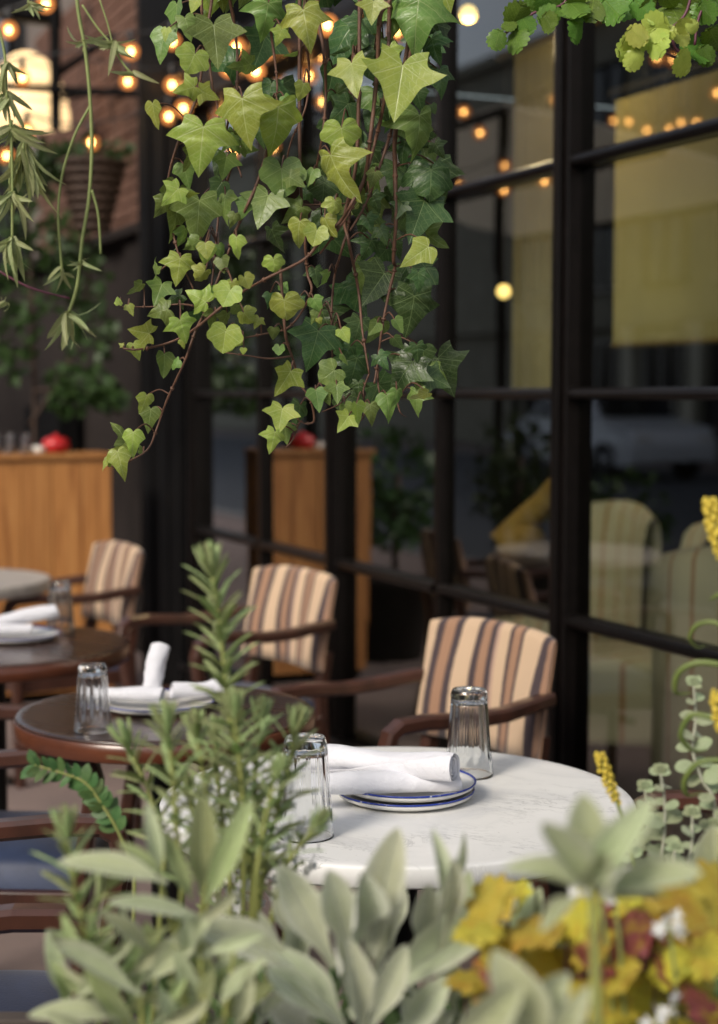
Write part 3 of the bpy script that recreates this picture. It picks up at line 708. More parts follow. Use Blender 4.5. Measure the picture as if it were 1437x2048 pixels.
cu = empty('curtain', F(1.86, 1.0, .03), FROT, 'olive cream pleated curtain added for the pale reflections left of the wide post', 'curtain')  # curtain added to stand for pale upright reflections in this pane
mb = MB(); vs = []; fs = []; n = 60
for i in range(n + 1):
    x = -.22 + .44 * i / n; y = .035 * math.sin(i * .95) + .012 * math.sin(i * 2.3)
    for z in (1.40, 2.1, 2.8): vs.append((x * (1 + .04 * (z - 1.4)), y * (1.1 - z * .12), z))
for i in range(n):
    for j in range(2): fs.append((i*3+j, (i+1)*3+j, (i+1)*3+j+1, i*3+j+1))
mb.add(vs, fs); mb.build('cloth', M['curtain'], cu, True)
mb = MB(); mb.tube([(-.4, 0, 2.82), (.4, 0, 2.82)], .014, 8); mb.build('rail', M['gold'], cu)
# mustard throw over the inside chair back
th = empty('throw', F(.84, .72, .95), FROT, 'mustard knitted throw draped inside the glass above a pale chair', 'throw')
th_o = [W(1005, 1095, 5.35), W(1030, 1068, 5.35), W(1060, 1035, 5.33), W(1090, 1005, 5.3), W(1120, 965, 5.28), W(1150, 930, 5.26)]
mb = MB(); mb.tube([p - th.location for p in spline(th_o, 4)], [.062 - i * .0016 for i in range(21)], 10)
o = mb.build('fold', M['mustard'], th, True); o.matrix_parent_inverse = Matrix.Rotation(-FROT, 4, 'Z')
mb = MB(); mb.tube([p - th.location for p in spline([W(1000, 1100, 5.33), W(1030, 1085, 5.31), W(1062, 1080, 5.31), W(1080, 1110, 5.33)], 4)], [.02, .035, .045, .05, .052, .055, .055, .055, .052, .045, .04, .035, .02], 10)
o = mb.build('hem', M['mustard'], th, True); o.matrix_parent_inverse = Matrix.Rotation(-FROT, 4, 'Z')

# ------------------------------------------------------------------ string lights
def string_light(pts, label, sag=.05, rb=.037, extra=.5):
    s = empty('string_light', pts[0] + Vector((0, 0, .09)), 0, label, 'string light', 'strings of amber bulbs'); o0 = s.location
    w = [p + Vector((0, 0, .09)) for p in pts]
    a = w[0] + (w[0] - w[1]).normalized() * extra; b = w[-1] + (w[-1] - w[-2]).normalized() * extra
    path = []; allp = [a] + w + [b]
    for i in range(len(allp) - 1):
        for j in range(6):
            t = j / 6; p = allp[i].lerp(allp[i+1], t); p.z -= sag * (0 if i in (0, len(allp)-2) else 1) * math.sin(math.pi * t) * .5; path.append(p - o0)
    path.append(allp[-1] - o0)
    mb = MB(); mb.tube(path, .005, 5); mb.build('cable', M['black'], s)
    for p in pts:
        l = p - o0
        so_ = link('socket', SOCK, s); so_.location = l
        g = link('bulb', GLOBE, s); g.location = l; g.scale = (rb/.03,)*3
        c = link('filament', CORE, g)
    return s
mb = MB(); mb.lathe([(.010, .095), (.013, .09), (.014, .045), (.011, .03)], 10); SOCK = mb.mesh('socket', M['black'], True)
mb = MB(); mb.lathe([(max(.0005, .030 * math.sin(a)), -.030 * math.cos(a)) for a in [math.pi * i / 12 for i in range(13)]], 20); GLOBE = mb.mesh('bulb', M['globe'], True)
mb = MB(); mb.lathe([(max(.0003, .0085 * math.sin(a)), -.011 * math.cos(a)) for a in [math.pi * i / 8 for i in range(9)]], 10); CORE = mb.mesh('filament', M['core'], True)
def front_depth(px):      # distance of the glass front along the line of sight
    k = (px - 718.5) / FPX; t = (FX0 - k * FY0) / (math.sin(FA) + k * math.cos(FA)); return FY0 + t * math.cos(FA)
def ws(l, Y): return [W(x, y, min(Y, front_depth(x) - .35)) for i, (x, y) in enumerate(l)]
string_light(ws([(18, 60), (92, 8)], 7.0), 'two bulb light string in the upper left corner')
string_light(ws([(45, 155), (262, 103), (345, 83), (473, 95), (531, 101), (655, 50)], 7.4), 'light string rising from left across the brick wall to the ivy')
string_light(ws([(256, 163), (345, 170), (458, 137), (512, 142)], 7.9), 'light string of four bulbs just below the brick wall')
string_light(ws([(14, 312), (55, 262), (183, 285), (338, 233), (367, 217)], 7.8), 'lowest light string, above the hanging basket')
# strings over the street side of the terrace, seen mirrored in the panes
def wm(l, Lp): return [mirror(W(x, y, Lp + i * .2)) for i, (x, y) in enumerate(l)]
string_light(wm([(1435, 190), (1350, 122), (1320, 120), (1200, 8)], 8.0), 'light string over the terrace mirrored high in the right pane')
string_light(wm([(1395, 250), (1365, 250), (1342, 262), (1298, 265), (1262, 248), (1230, 246)], 10.5), 'light string mirrored as a close row in the right pane')
string_light(wm([(1114, 190), (1105, 200), (960, 262), (928, 220)], 9.0), 'light string mirrored high in the pane left of the wide post')
string_light(wm([(1095, 362), (1015, 380), (1011, 327), (918, 368)], 9.5), 'light string mirrored beside the upper glazing bar')
PB = emit_mat('pale_bulb', (1, .68, .22), 1.6)
for (x, y, Yd, lab) in ((1008, 583, 7.0, 'single pale yellow pendant bulb inside behind the centre pane'), (937, 28, 5.7, 'higher pendant bulb inside near the top of the centre pane'), (1290, 180, 6.2, 'added pendant bulb lighting the room behind the rightmost pane')):
    pl = empty('pendant_lamp', W(x, y, Yd), 0, lab, 'lamp', 'pendant bulbs inside'); top = 2.90 - pl.location.z
    mb = MB(); mb.lathe([(max(.0005, .03 * math.sin(a)), -.03 * math.cos(a)) for a in [math.pi * i / 12 for i in range(13)]], 16); mb.build('bulb', PB, pl, True)
    mb = MB(); mb.tube([(0, 0, .028), (0, 0, max(.05, top))], .004, 5); mb.build('flex', M['black'], pl)
    if x == 1008: continue
    li = bpy.data.lights.new('pendant_light', 'POINT'); li.energy = 12; li.color = (1, .74, .42); li.shadow_soft_size = .06  # rightmost pendant is added to brighten the dim room
    lo = link('pendant_light', li, pl); lo.location = (0, 0, -.10)

# ------------------------------------------------------------------ leaves
def leaf_mesh(name, half, m, fold=.12, droop=.12, cols=3, ripple=0, curl=0, seed=0, cup=0):
    """half: outline points (x>=0,y) from the base notch to the tip; length about 1 along +y, normal +z"""
    mb = MB(); vs = []; fs = []; ev = []; n = len(half); rnd = random.Random(seed); ph = rnd.uniform(0, 6)
    for s in (1, -1):
        b = len(vs)
        for i, (x, y) in enumerate(half):
            my = max(0, min(1, y if y > 0 else 0)) if x > 0 else y
            my = y * .92 + .02 if y > .05 else max(0, y * .3) * 1.0
            for c in range(cols):
                q = c / (cols - 1); xx = x * q * s; yy = my + (y - my) * q
                d2 = xx * xx + yy * yy
                ev.append(q); z = (fold * abs(xx) if not cup else cup * xx * xx * 6 + fold * .35 * abs(xx)) - droop * d2 + ripple * math.sin(9 * math.atan2(yy, xx) + ph) * min(1, d2 * 2) - curl * xx * xx * 2
                vs.append((xx, yy, z))
        for i in range(n - 1):
            for c in range(cols - 1):
                a = b + i*cols + c; q = (a, a+1, a+cols+1, a+cols)
                fs.append(q if s > 0 else q[::-1])
    mb.add(vs, fs); me = mb.mesh(name, m, True)
    at = me.attributes.new('edge', 'FLOAT', 'POINT'); at.data.foreach_set('value', ev); return me
def sm(pts, k=3):
    out = []
    for i in range(len(pts) - 1):
        p0 = pts[max(i-1, 0)]; p1 = pts[i]; p2 = pts[i+1]; p3 = pts[min(i+2, len(pts)-1)]
        for j in range(k):
            t = j / k
            out.append(tuple(.5 * (2*p1[d] + (p2[d]-p0[d])*t + (2*p0[d]-5*p1[d]+4*p2[d]-p3[d])*t*t + (3*p1[d]-p0[d]-3*p2[d]+p3[d])*t**3) for d in (0, 1)))
    out.append(pts[-1]); return [(max(x, 0), y) for x, y in out]
IV5 = sm([(0, 0), (.06, -.12), (.20, -.22), (.38, -.24)], 2)[:-1] + sm([(.38, -.24), (.40, -.08), (.43, .0)], 2)[:-1] + sm([(.43, .0), (.57, .08), (.70, .22)], 2)[:-1] + sm([(.70, .22), (.50, .29), (.35, .36), (.28, .46), (.21, .65), (.10, .84), (0, 1)], 2)
IV5b = sm([(0, 0), (.06, -.12), (.2, -.25), (.42, -.29)], 2)[:-1] + sm([(.42, -.29), (.41, -.10), (.48, .02), (.76, .11)], 2)[:-1] + sm([(.76, .11), (.57, .25), (.40, .34), (.32, .44), (.23, .63), (.10, .84), (0, 1)], 2)
IV3 = sm([(0, 0), (.08, -.10), (.22, -.14), (.36, -.06)], 2)[:-1] + sm([(.36, -.06), (.44, .08), (.50, .20)], 2)[:-1] + sm([(.50, .20), (.36, .34), (.26, .48), (.17, .70), (0, 1)], 2)
IVH = sm([(0, 0), (.08, -.08), (.22, -.12), (.36, -.10)], 2)[:-1] + sm([(.36, -.10), (.44, .02), (.54, .16)], 2)[:-1] + sm([(.54, .14), (.47, .30), (.40, .42), (.30, .58), (.15, .80), (0, .95)], 2)
IVR = sm([(0, 0), (.10, -.24), (.30, -.34), (.52, -.24), (.58, -.04), (.70, .12), (.66, .34), (.46, .46), (.34, .64), (.14, .76), (0, .84)], 2)
IVM = {}
for tone in (0, 1, 2):
    for nm, pts in (('5', IV5), ('b', IV5b), ('3', IV3), ('h', IVH), ('r', IVR)):
        IVM[nm, tone] = [leaf_mesh('ivy_leaf', pts, M['ivy%d' % tone], .08 + .12 * v, .06 + .15 * v, 3, .02 + .02 * v, .25 * v - .15, v) for v in (0, 1, 2, 3)]
def leaf_obj(name, me, parent, a, b, roll=0, width=1, pitch=0, face_dir=None, scale_len=None):
    """place a leaf with its base at a and its tip at b; roll turns it about its own length, away from facing the viewer"""
    a, b = Vector(a), Vector(b); y = b - a; L = y.length; y.normalize()
    fd = Vector(face_dir) if face_dir else Vector((0, 0, EYE)) - a
    z = fd - y * fd.dot(y)
    z = z.normalized() if z.length > 1e-5 else y.orthogonal().normalized()
    z = Matrix.Rotation(roll, 3, y) @ z; x = y.cross(z)
    M3 = Matrix((x * L * width, y * L, z * L)).transposed().to_4x4(); M3.translation = a - parent_loc(parent)
    return link(name, me, parent, M3)
def parent_loc(p):
    l = Vector(p.location)
    while p.parent: p = p.parent; l += Vector(p.location)
    return l
Z = 2.994
def za(l, ox, oy): return [(x / Z + ox, y / Z + oy) for x, y in l]
VINES = [
 (2.46, [(424, -60), (424, 0), (411, 80), (395, 190), (355, 290), (336, 365), (340, 430), (358, 510), (388, 580)], .0030),
 (2.50, [(452, -60)] + za([(60, 0), (85, 130), (105, 330), (100, 560), (60, 680), (40, 860), (110, 1000), (130, 1060)], 440, 0), .0030),
 (2.50, [(540, -60)] + za([(305, 160), (335, 400), (342, 555), (300, 610)], 440, 0), .0026),
 (2.54, [(615, -60)] + za([(520, 240), (535, 420), (515, 640), (430, 840), (395, 990)], 440, 0), .0026),
 (2.47, [(632, -60)] + za([(590, 100), (625, 330), (635, 560), (620, 780), (585, 970), (560, 1140)], 440, 0), .0034),
 (2.42, [(790, -60)] + za([(1020, 0), (960, 100), (945, 380), (930, 560), (905, 800), (870, 1050), (800, 1200), (720, 1330), (600, 1450), (500, 1557)], 440, 0) + za([(300, 220), (120, 320), (0, 410)], 440, 480) + za([(1150, 545), (1000, 620), (830, 655), (740, 650)], 0, 480), .0036),
 (2.44, [(780, -60)] + za([(1015, 140), (1010, 280), (985, 600), (930, 850), (890, 1000), (840, 1150), (770, 1280), (690, 1400), (600, 1520)], 440, 0), .0036),
 (2.46, [(830, -60)] + za([(1145, 300), (1035, 750), (950, 1020), (870, 1230), (780, 1380)], 440, 0), .0034),
 (2.50, [(840, -60)] + za([(1060, 730), (1050, 1000), (1055, 1300), (1040, 1557)], 440, 0) + za([(1050, 160), (1010, 330), (970, 540), (945, 740), (925, 860)], 440, 480), .0038),
 (2.47, [(720, -60), (715, 300), (690, 430)] + za([(770, 0), (830, 300), (855, 550), (895, 800)], 440, 480), .0034),
 (2.54, [(735, -60), (700, 200), (700, 420)] + za([(730, 60), (690, 200), (670, 400), (670, 560), (680, 860)], 440, 480), .0030),
 (2.48, [(600, -60), (600, 300), (606, 440)] + za([(510, 0), (525, 200), (550, 300), (490, 430), (400, 530), (250, 565), (130, 590)], 440, 480), .0030),
 (2.45, [(560, 520)] + za([(385, 480), (400, 600), (440, 720), (480, 860), (540, 950), (565, 1080), (510, 1100), (480, 1090), (440, 1190), (400, 1240)], 440, 480), .0026),
 (2.44, [(545, 240)] + za([(290, 880), (230, 1080), (170, 1220), (110, 1350), (60, 1470)], 440, 0) + za([(1390, 15), (1240, 400), (1170, 550), (1110, 720), (1000, 960), (940, 1130), (880, 1260), (730, 1340), (650, 1355)], 0, 480), .0028),
 (2.47, za([(1240, 420), (1100, 385), (900, 400), (720, 400)], 0, 480), .0018),
 (2.50, za([(430, 695), (300, 710), (150, 690), (0, 670)], 440, 480), .0018),
 (2.47, za([(300, 1180), (430, 1220), (600, 1225), (800, 1215)], 440, 0), .0018),
 (2.55, [(470, 200)] + za([(80, 930), (40, 1100), (0, 1230)], 440, 0) + [(425, 560), (410, 640)], .0028),
 (2.48, [(405, -60)] + za([(1210, 60), (1240, 250), (1270, 490), (1300, 620), (1330, 780), (1380, 880), (1437, 1000)], 0, 0), .0026),
 (2.50, za([(600, 850), (540, 950)], 440, 480), .0016), (2.50, za([(780, 920), (720, 980), (610, 1030)], 440, 480), .0016),
 (2.50, za([(870, 980), (860, 1060), (810, 1115)], 440, 480), .0015), (2.52, za([(1055, 930), (1080, 1030), (1120, 1060)], 440, 480), .0015),
 (2.52, za([(945, 740), (950, 880), (985, 1000)], 440, 480), .0018), (2.52, za([(895, 800), (860, 900), (870, 980)], 440, 480), .0018),
]
LEAVES = []      # base x,y -> tip x,y, shape, tone
def LA(ox, oy, l):
    for e in l: LEAVES.append((e[0]/Z+ox, e[1]/Z+oy, e[2]/Z+ox, e[3]/Z+oy, e[4], e[5]))
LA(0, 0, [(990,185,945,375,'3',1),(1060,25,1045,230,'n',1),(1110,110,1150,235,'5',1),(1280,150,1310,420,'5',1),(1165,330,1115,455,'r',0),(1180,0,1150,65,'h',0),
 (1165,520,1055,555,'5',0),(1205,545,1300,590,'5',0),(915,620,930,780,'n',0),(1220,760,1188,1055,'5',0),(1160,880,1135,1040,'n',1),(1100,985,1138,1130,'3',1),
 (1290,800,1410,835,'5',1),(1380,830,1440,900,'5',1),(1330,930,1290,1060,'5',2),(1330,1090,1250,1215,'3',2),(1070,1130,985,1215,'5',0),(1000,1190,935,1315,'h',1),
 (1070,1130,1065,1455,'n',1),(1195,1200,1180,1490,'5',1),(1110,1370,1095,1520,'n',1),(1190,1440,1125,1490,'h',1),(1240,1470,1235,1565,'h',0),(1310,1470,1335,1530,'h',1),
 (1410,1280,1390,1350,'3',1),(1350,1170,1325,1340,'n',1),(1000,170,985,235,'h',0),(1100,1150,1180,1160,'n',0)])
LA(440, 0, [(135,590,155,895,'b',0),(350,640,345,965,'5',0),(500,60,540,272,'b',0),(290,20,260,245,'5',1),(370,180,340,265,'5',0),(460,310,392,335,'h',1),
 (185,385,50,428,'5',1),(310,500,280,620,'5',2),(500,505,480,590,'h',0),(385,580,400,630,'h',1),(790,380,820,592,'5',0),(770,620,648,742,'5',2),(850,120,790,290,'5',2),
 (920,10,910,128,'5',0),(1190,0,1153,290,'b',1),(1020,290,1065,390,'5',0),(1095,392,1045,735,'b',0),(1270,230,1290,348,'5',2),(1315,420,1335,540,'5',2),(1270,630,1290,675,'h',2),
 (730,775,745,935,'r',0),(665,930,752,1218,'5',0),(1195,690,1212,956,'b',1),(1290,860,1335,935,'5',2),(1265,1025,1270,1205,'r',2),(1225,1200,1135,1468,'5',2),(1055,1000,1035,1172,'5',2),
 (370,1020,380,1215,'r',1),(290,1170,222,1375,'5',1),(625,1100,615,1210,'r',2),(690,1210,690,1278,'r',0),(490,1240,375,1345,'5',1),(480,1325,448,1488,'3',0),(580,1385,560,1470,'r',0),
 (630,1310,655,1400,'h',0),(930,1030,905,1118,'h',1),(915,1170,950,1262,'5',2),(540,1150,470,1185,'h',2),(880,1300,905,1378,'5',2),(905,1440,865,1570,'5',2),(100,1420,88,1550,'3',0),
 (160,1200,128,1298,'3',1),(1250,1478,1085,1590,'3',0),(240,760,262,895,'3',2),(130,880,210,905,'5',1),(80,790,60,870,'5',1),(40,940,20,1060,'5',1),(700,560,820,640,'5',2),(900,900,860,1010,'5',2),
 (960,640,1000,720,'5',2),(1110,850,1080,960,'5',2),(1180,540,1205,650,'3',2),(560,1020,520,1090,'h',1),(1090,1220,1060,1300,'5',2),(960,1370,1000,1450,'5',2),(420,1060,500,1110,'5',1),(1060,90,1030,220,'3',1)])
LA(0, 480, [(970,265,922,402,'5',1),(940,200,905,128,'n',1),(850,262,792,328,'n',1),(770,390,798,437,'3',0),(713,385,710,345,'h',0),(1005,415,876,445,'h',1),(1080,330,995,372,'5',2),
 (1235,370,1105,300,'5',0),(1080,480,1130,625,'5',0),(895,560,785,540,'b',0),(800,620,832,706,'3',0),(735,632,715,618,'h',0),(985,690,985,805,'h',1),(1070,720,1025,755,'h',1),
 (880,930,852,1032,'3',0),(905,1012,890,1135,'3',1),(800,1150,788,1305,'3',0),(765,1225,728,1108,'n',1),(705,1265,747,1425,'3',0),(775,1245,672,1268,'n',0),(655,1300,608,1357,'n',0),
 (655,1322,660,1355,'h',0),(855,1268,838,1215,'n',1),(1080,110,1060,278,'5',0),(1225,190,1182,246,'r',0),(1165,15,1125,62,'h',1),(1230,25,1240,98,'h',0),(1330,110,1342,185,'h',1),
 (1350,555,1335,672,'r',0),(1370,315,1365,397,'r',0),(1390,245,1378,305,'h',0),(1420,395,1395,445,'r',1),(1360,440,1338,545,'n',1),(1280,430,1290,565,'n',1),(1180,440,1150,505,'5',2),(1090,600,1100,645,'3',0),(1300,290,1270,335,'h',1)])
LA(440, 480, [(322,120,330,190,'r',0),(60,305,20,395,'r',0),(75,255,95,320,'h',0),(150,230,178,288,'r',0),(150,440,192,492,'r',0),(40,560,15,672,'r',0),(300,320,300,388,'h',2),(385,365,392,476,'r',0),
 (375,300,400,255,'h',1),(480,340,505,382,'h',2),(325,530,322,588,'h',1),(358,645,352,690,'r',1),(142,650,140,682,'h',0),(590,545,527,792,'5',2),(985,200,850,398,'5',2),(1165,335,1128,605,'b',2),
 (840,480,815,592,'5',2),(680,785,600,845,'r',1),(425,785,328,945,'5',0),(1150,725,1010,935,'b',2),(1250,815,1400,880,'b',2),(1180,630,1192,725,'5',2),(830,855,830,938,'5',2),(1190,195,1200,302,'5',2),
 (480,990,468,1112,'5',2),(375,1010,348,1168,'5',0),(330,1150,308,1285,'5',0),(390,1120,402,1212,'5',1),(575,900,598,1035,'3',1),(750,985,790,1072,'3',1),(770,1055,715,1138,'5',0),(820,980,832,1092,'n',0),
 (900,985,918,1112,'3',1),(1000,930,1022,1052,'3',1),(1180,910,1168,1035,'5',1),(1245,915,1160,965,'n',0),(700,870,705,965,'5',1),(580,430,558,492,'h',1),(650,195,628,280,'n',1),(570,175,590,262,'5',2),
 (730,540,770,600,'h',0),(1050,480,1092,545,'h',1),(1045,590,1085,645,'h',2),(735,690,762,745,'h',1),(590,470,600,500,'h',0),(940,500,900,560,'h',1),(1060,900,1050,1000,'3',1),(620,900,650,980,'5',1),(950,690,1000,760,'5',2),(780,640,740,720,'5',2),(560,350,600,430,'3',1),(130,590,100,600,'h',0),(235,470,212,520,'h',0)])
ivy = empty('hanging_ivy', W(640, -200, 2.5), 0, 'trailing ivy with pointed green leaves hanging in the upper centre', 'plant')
ivy0 = Vector(ivy.location); vine_pts = []; vine_mb = []
for (Y, l, r) in VINES:
    n_ = len(l); jy = [random.uniform(-.02, .02) for _ in l]
    pts = spline([W(x, y, Y + jy[i]) for i, (x, y) in enumerate(l)], 6); mb = MB()
    mb.tube([p - ivy0 for p in pts], [r * (1 - .55 * i / len(pts)) * random.uniform(.88, 1.12) for i in range(len(pts))], 6)
    for i in range(4, len(pts) - 1, 9):                      # leaf nodes
        mb.tube([pts[i] - ivy0, (pts[i].lerp(pts[i+1], .4)) - ivy0], [r * 1.35, r * .9], 5)
    px2 = spline([(x, y, 0) for x, y in l], 6); k = len(vine_mb); vine_mb.append(mb)
    vine_pts += [(a.x, a.y, p, k) for a, p in zip(px2, pts)]
def add_ivy_leaf(bx, by, tx, ty, shp, tone, Y, petiole=True, roll=None):
    width = 1
    nar = shp == 'n'
    if math.hypot(tx-bx, ty-by) < 42: tx, ty = bx + (tx-bx)*1.22, by + (ty-by)*1.22
    if shp in '5b': tx, ty = bx + (tx-bx)*.98, by + (ty-by)*.98
    if nar: shp = '3'
    a = W(bx, by, Y); tilt = random.uniform(-.35, .15)
    Lpx = math.hypot(tx - bx, ty - by); L = Lpx / FPX * Y
    b = W(tx, ty, Y + tilt * L)
    if shp == 'h' and random.random() < .4: shp = random.choice('35')
    if shp in 'rh':
        cx, cy = (bx+tx)/2, (by+ty)/2; bx, tx, by, ty = cx+(bx-cx)*1.1, cx+(tx-cx)*1.1, cy+(by-cy)*1.1, cy+(ty-cy)*1.1; a = W(bx, by, Y); b = W(tx, ty, Y + tilt * L)
    rl = roll if roll is not None else (random.choice((-1, 1)) * random.uniform(.9, 1.2) if nar else random.gauss(0, .55 if shp == 'h' else .33))
    width = random.uniform(.92, 1.10) * (1.15 if nar else 1)
    leaf_obj('leaf', random.choice(IVM[shp, tone]), ivy, a, b, rl, width)
    if petiole:
        best = min(vine_pts, key=lambda v: (v[0]-bx)**2 + (v[1]-by)**2 + (0 if v[1] < by + 5 else 400))
        d = math.hypot(best[0]-bx, best[1]-by)
        if d < 95:
            p = best[2]; mid = (p + a) / 2 + Vector((0, .012, .15 * (p - a).length + .002))
            vine_mb[best[3]].tube([q_ - ivy0 for q_ in spline([p, mid, a + Vector((0, .004, 0))], 4)], .00125, 5)
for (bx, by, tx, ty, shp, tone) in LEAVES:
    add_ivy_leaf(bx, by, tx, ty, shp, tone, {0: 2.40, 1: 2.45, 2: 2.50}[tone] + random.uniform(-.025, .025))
rf = random.Random(11)
cnt = 0
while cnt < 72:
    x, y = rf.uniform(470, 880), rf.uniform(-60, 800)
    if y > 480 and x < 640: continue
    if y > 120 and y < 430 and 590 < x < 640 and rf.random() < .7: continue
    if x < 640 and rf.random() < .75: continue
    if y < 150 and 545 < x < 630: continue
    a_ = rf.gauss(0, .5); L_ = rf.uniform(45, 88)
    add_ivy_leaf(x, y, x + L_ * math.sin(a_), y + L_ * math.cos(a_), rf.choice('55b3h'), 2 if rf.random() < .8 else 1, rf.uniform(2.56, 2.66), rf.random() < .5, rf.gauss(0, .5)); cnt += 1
for i in range(16):
    x, y = rf.uniform(380, 900), rf.uniform(-90, 15); a_ = rf.gauss(0, .5); L_ = rf.uniform(60, 95)
    if 545 < x < 640: continue
    add_ivy_leaf(x, y - 30, x + L_ * math.sin(a_), y - 30 + L_ * math.cos(a_), rf.choice('5b3'), rf.choice((0, 1, 2)), rf.uniform(2.46, 2.6), False)
for mb in vine_mb: mb.build('vine', M['stemred'], ivy, True)
# the woven pot the ivy grows from, just above the picture
def basket(name, loc, r1, r2, h, label, cat, hang, n=9):
    b = empty(name, loc, 0, label, cat)
    mb = MB(); mb.lathe([(r1*.9, 0), (r1, .004), (r2, h), (r2-.012, h), (r1-.012, .012), (.001, .012)], 28); mb.build('liner', M['wicker'], b, True)
    for i in range(n):
        u = i / (n - 1); r = r1 + (r2 - r1) * u + .004
        mb = MB(); mb.tube([(r*(1+.012*(-1)**j)*math.cos(j*math.pi/18), r*(1+.012*(-1)**j)*math.sin(j*math.pi/18), u*h + .003*(-1)**(j+i)) for j in range(37)], h/n*.46, 6, cap=False); mb.build('wicker_strand', M['wicker'], b, True)
    mb = MB(); mb.lathe([(r2-.013, h-.02), (.001, h-.012)], 20); mb.build('soil', M['soil'], b)
    for k in range(3):
        a = k * 2.094 + .4; mb = MB(); mb.tube([(r2*math.cos(a), r2*math.sin(a), h), (0, 0, h + hang)], .0025, 5); mb.build('hanger', M['black'], b)
    return b
q = W(650, -30, 2.62); basket('hanging_basket', (q.x + .02, q.y + .03, q.z + .02), .10, .15, .15, 'brown woven basket the ivy hangs from at the top', 'basket', .5)

# swedish ivy, upper right
PLr = sm([(0, 0), (.12, -.06), (.30, .02)], 2)[:-1]
def crenate(n, rx, ry, cy, amp):
    out = []
    for i in range(n * 4 + 1):
        a = -math.pi/2 + math.pi * i / (n * 4); k = 1 + amp * (abs(math.sin(i * math.pi / 4)) - .5)
        out.append((max(0, rx * math.cos(a) * k), cy + ry * math.sin(a) * k))
    out[0] = (0, 0); out[-1] = (0, cy + ry * (1 + amp * .3)); return out
PLM = {k: [leaf_mesh('swedish_ivy_leaf', crenate(7, .47, .50, .49, .15), M[k], .08, d, 4, .02, .25, s) for s, d in ((0, .1), (1, .3), (2, -.1))] for k in ('plec', 'plecy')}
pv = empty('trailing_plant', W(1250, -120, 2.44), 0, 'trailing plant with round scalloped lime leaves at upper right', 'plant'); pv0 = Vector(pv.location)
for l, Yv in ((([(1140, -60), (1130, 5), (1070, 25), (1020, 60), (1000, 75)]), 2.46), ([(1250, -60), (1230, 10), (1200, 30)], 2.48), ([(1390, -60), (1375, 20), (1345, 55), (1310, 85), (1280, 100)], 2.40),
               ([(1345, 55), (1350, 95), (1375, 115)], 2.42), ([(1437, -40), (1400, 30), (1390, 90)], 2.44), ([(1180, -60), (1165, 20), (1155, 60)], 2.46), ([(1300, 80), (1330, 105), (1365, 120)], 2.40)):
    mb = MB(); mb.tube([p - pv0 for p in spline([W(x, y, Yv) for x, y in l], 5)], .0022, 6); mb.build('stem', M['stempurple'], pv, True)
PL = [(1000,62,992,92,0),(1008,58,1030,45,0),(1022,50,1042,20,0),(1030,62,1036,98,0),(1045,35,1062,65,0),(1065,20,1075,-15,0),(1090,30,1108,60,0),(1080,40,1118,22,0),(1110,15,1090,-20,0),(1120,10,1080,-10,0),
 (1150,15,1160,-20,0),(1150,20,1135,42,0),(1160,38,1152,80,0),(1140,5,1165,35,0),(1210,0,1245,38,0),(1260,-5,1232,40,0),(1290,5,1310,28,0),(1270,0,1300,30,0),
 (1290,85,1262,55,1),(1285,88,1250,80,1),(1280,95,1240,105,1),(1278,100,1262,135,1),(1285,100,1290,70,1),(1300,45,1320,28,1),(1310,60,1330,80,1),(1320,70,1345,60,1),(1305,75,1322,105,1),(1290,60,1335,42,1),
 (1375,60,1398,45,2),(1378,65,1360,40,2),(1375,68,1355,80,2),(1360,108,1378,145,2),(1400,90,1380,120,0),(1410,80,1437,70,0),(1405,95,1420,130,0),(1395,100,1370,75,0),(1340,10,1365,40,0),(1400,10,1430,40,0),(1420,60,1440,100,0),(1330,-10,1350,20,0),(1190,-10,1180,25,0),(1370,-20,1390,15,0),(1430,0,1400,30,0)]
for (bx, by, tx, ty, t) in PL:
    Yl = 2.45 if t == 0 else 2.38; c_ = ((bx+tx)/2, (by+ty)/2); s_ = 1.18
    bx, by, tx, ty = [c + (v - c) * s_ for v, c in ((bx, c_[0]), (by, c_[1]), (tx, c_[0]), (ty, c_[1]))]
    leaf_obj('leaf', random.choice(PLM['plecy' if t == 1 or (t == 2 and random.random() < .6) else 'plec']), pv, W(bx, by, Yl + random.uniform(-.02, .02)), W(tx, ty, Yl + random.uniform(-.03, .01)), random.gauss(0, .35), random.uniform(.9, 1.08))

# spider plant runners, upper left
SPM = [leaf_mesh('strap_leaf', [(.02, 0), (.05, .15), (.062, .35), (.055, .6), (.035, .85), (0, 1)], M['spider'], .5, d, 2) for d in (.3, .6, 1.0)]
sp = empty('spider_plant', W(60, -150, 2.9), 0, 'spider plant runners with pale tufts hanging at the left edge', 'plant'); sp0 = Vector(sp.location)
RUN = [(2.95, [(150, -40), (158, 30), (170, 95), (180, 190), (184, 300), (178, 400), (165, 480), (155, 570), (138, 625)], .0035), (2.95, [(180, 213), (150, 270), (125, 350), (117, 430), (122, 510), (125, 545)], .0026),
       (2.95, [(184, 380), (197, 430), (202, 508)], .0026), (2.9, [(165, 10), (195, 55), (220, 85), (245, 125), (268, 152)], .002), (2.9, [(200, 0), (215, 45), (225, 85)], .0016),
       (2.85, [(-10, 20), (10, 110), (14, 190), (22, 260), (25, 350), (25, 400), (25, 480)], .0026), (2.9, [(55, -40), (58, 10)], .002), (2.9, [(25, 240), (20, 330), (20, 390)], .002), (2.95, [(-5, 540), (60, 575), (140, 597)], .0022)]
for Yv, l, r in RUN:
    mb = MB(); mb.tube([p - sp0 for p in spline([W(x, y, Yv) for x, y in l], 5)], r, 6)
    mb.build('runner', M['stempurple'] if l[0] == (-5, 540) else M['stemgreen'], sp, True)
rs = random.Random(5)
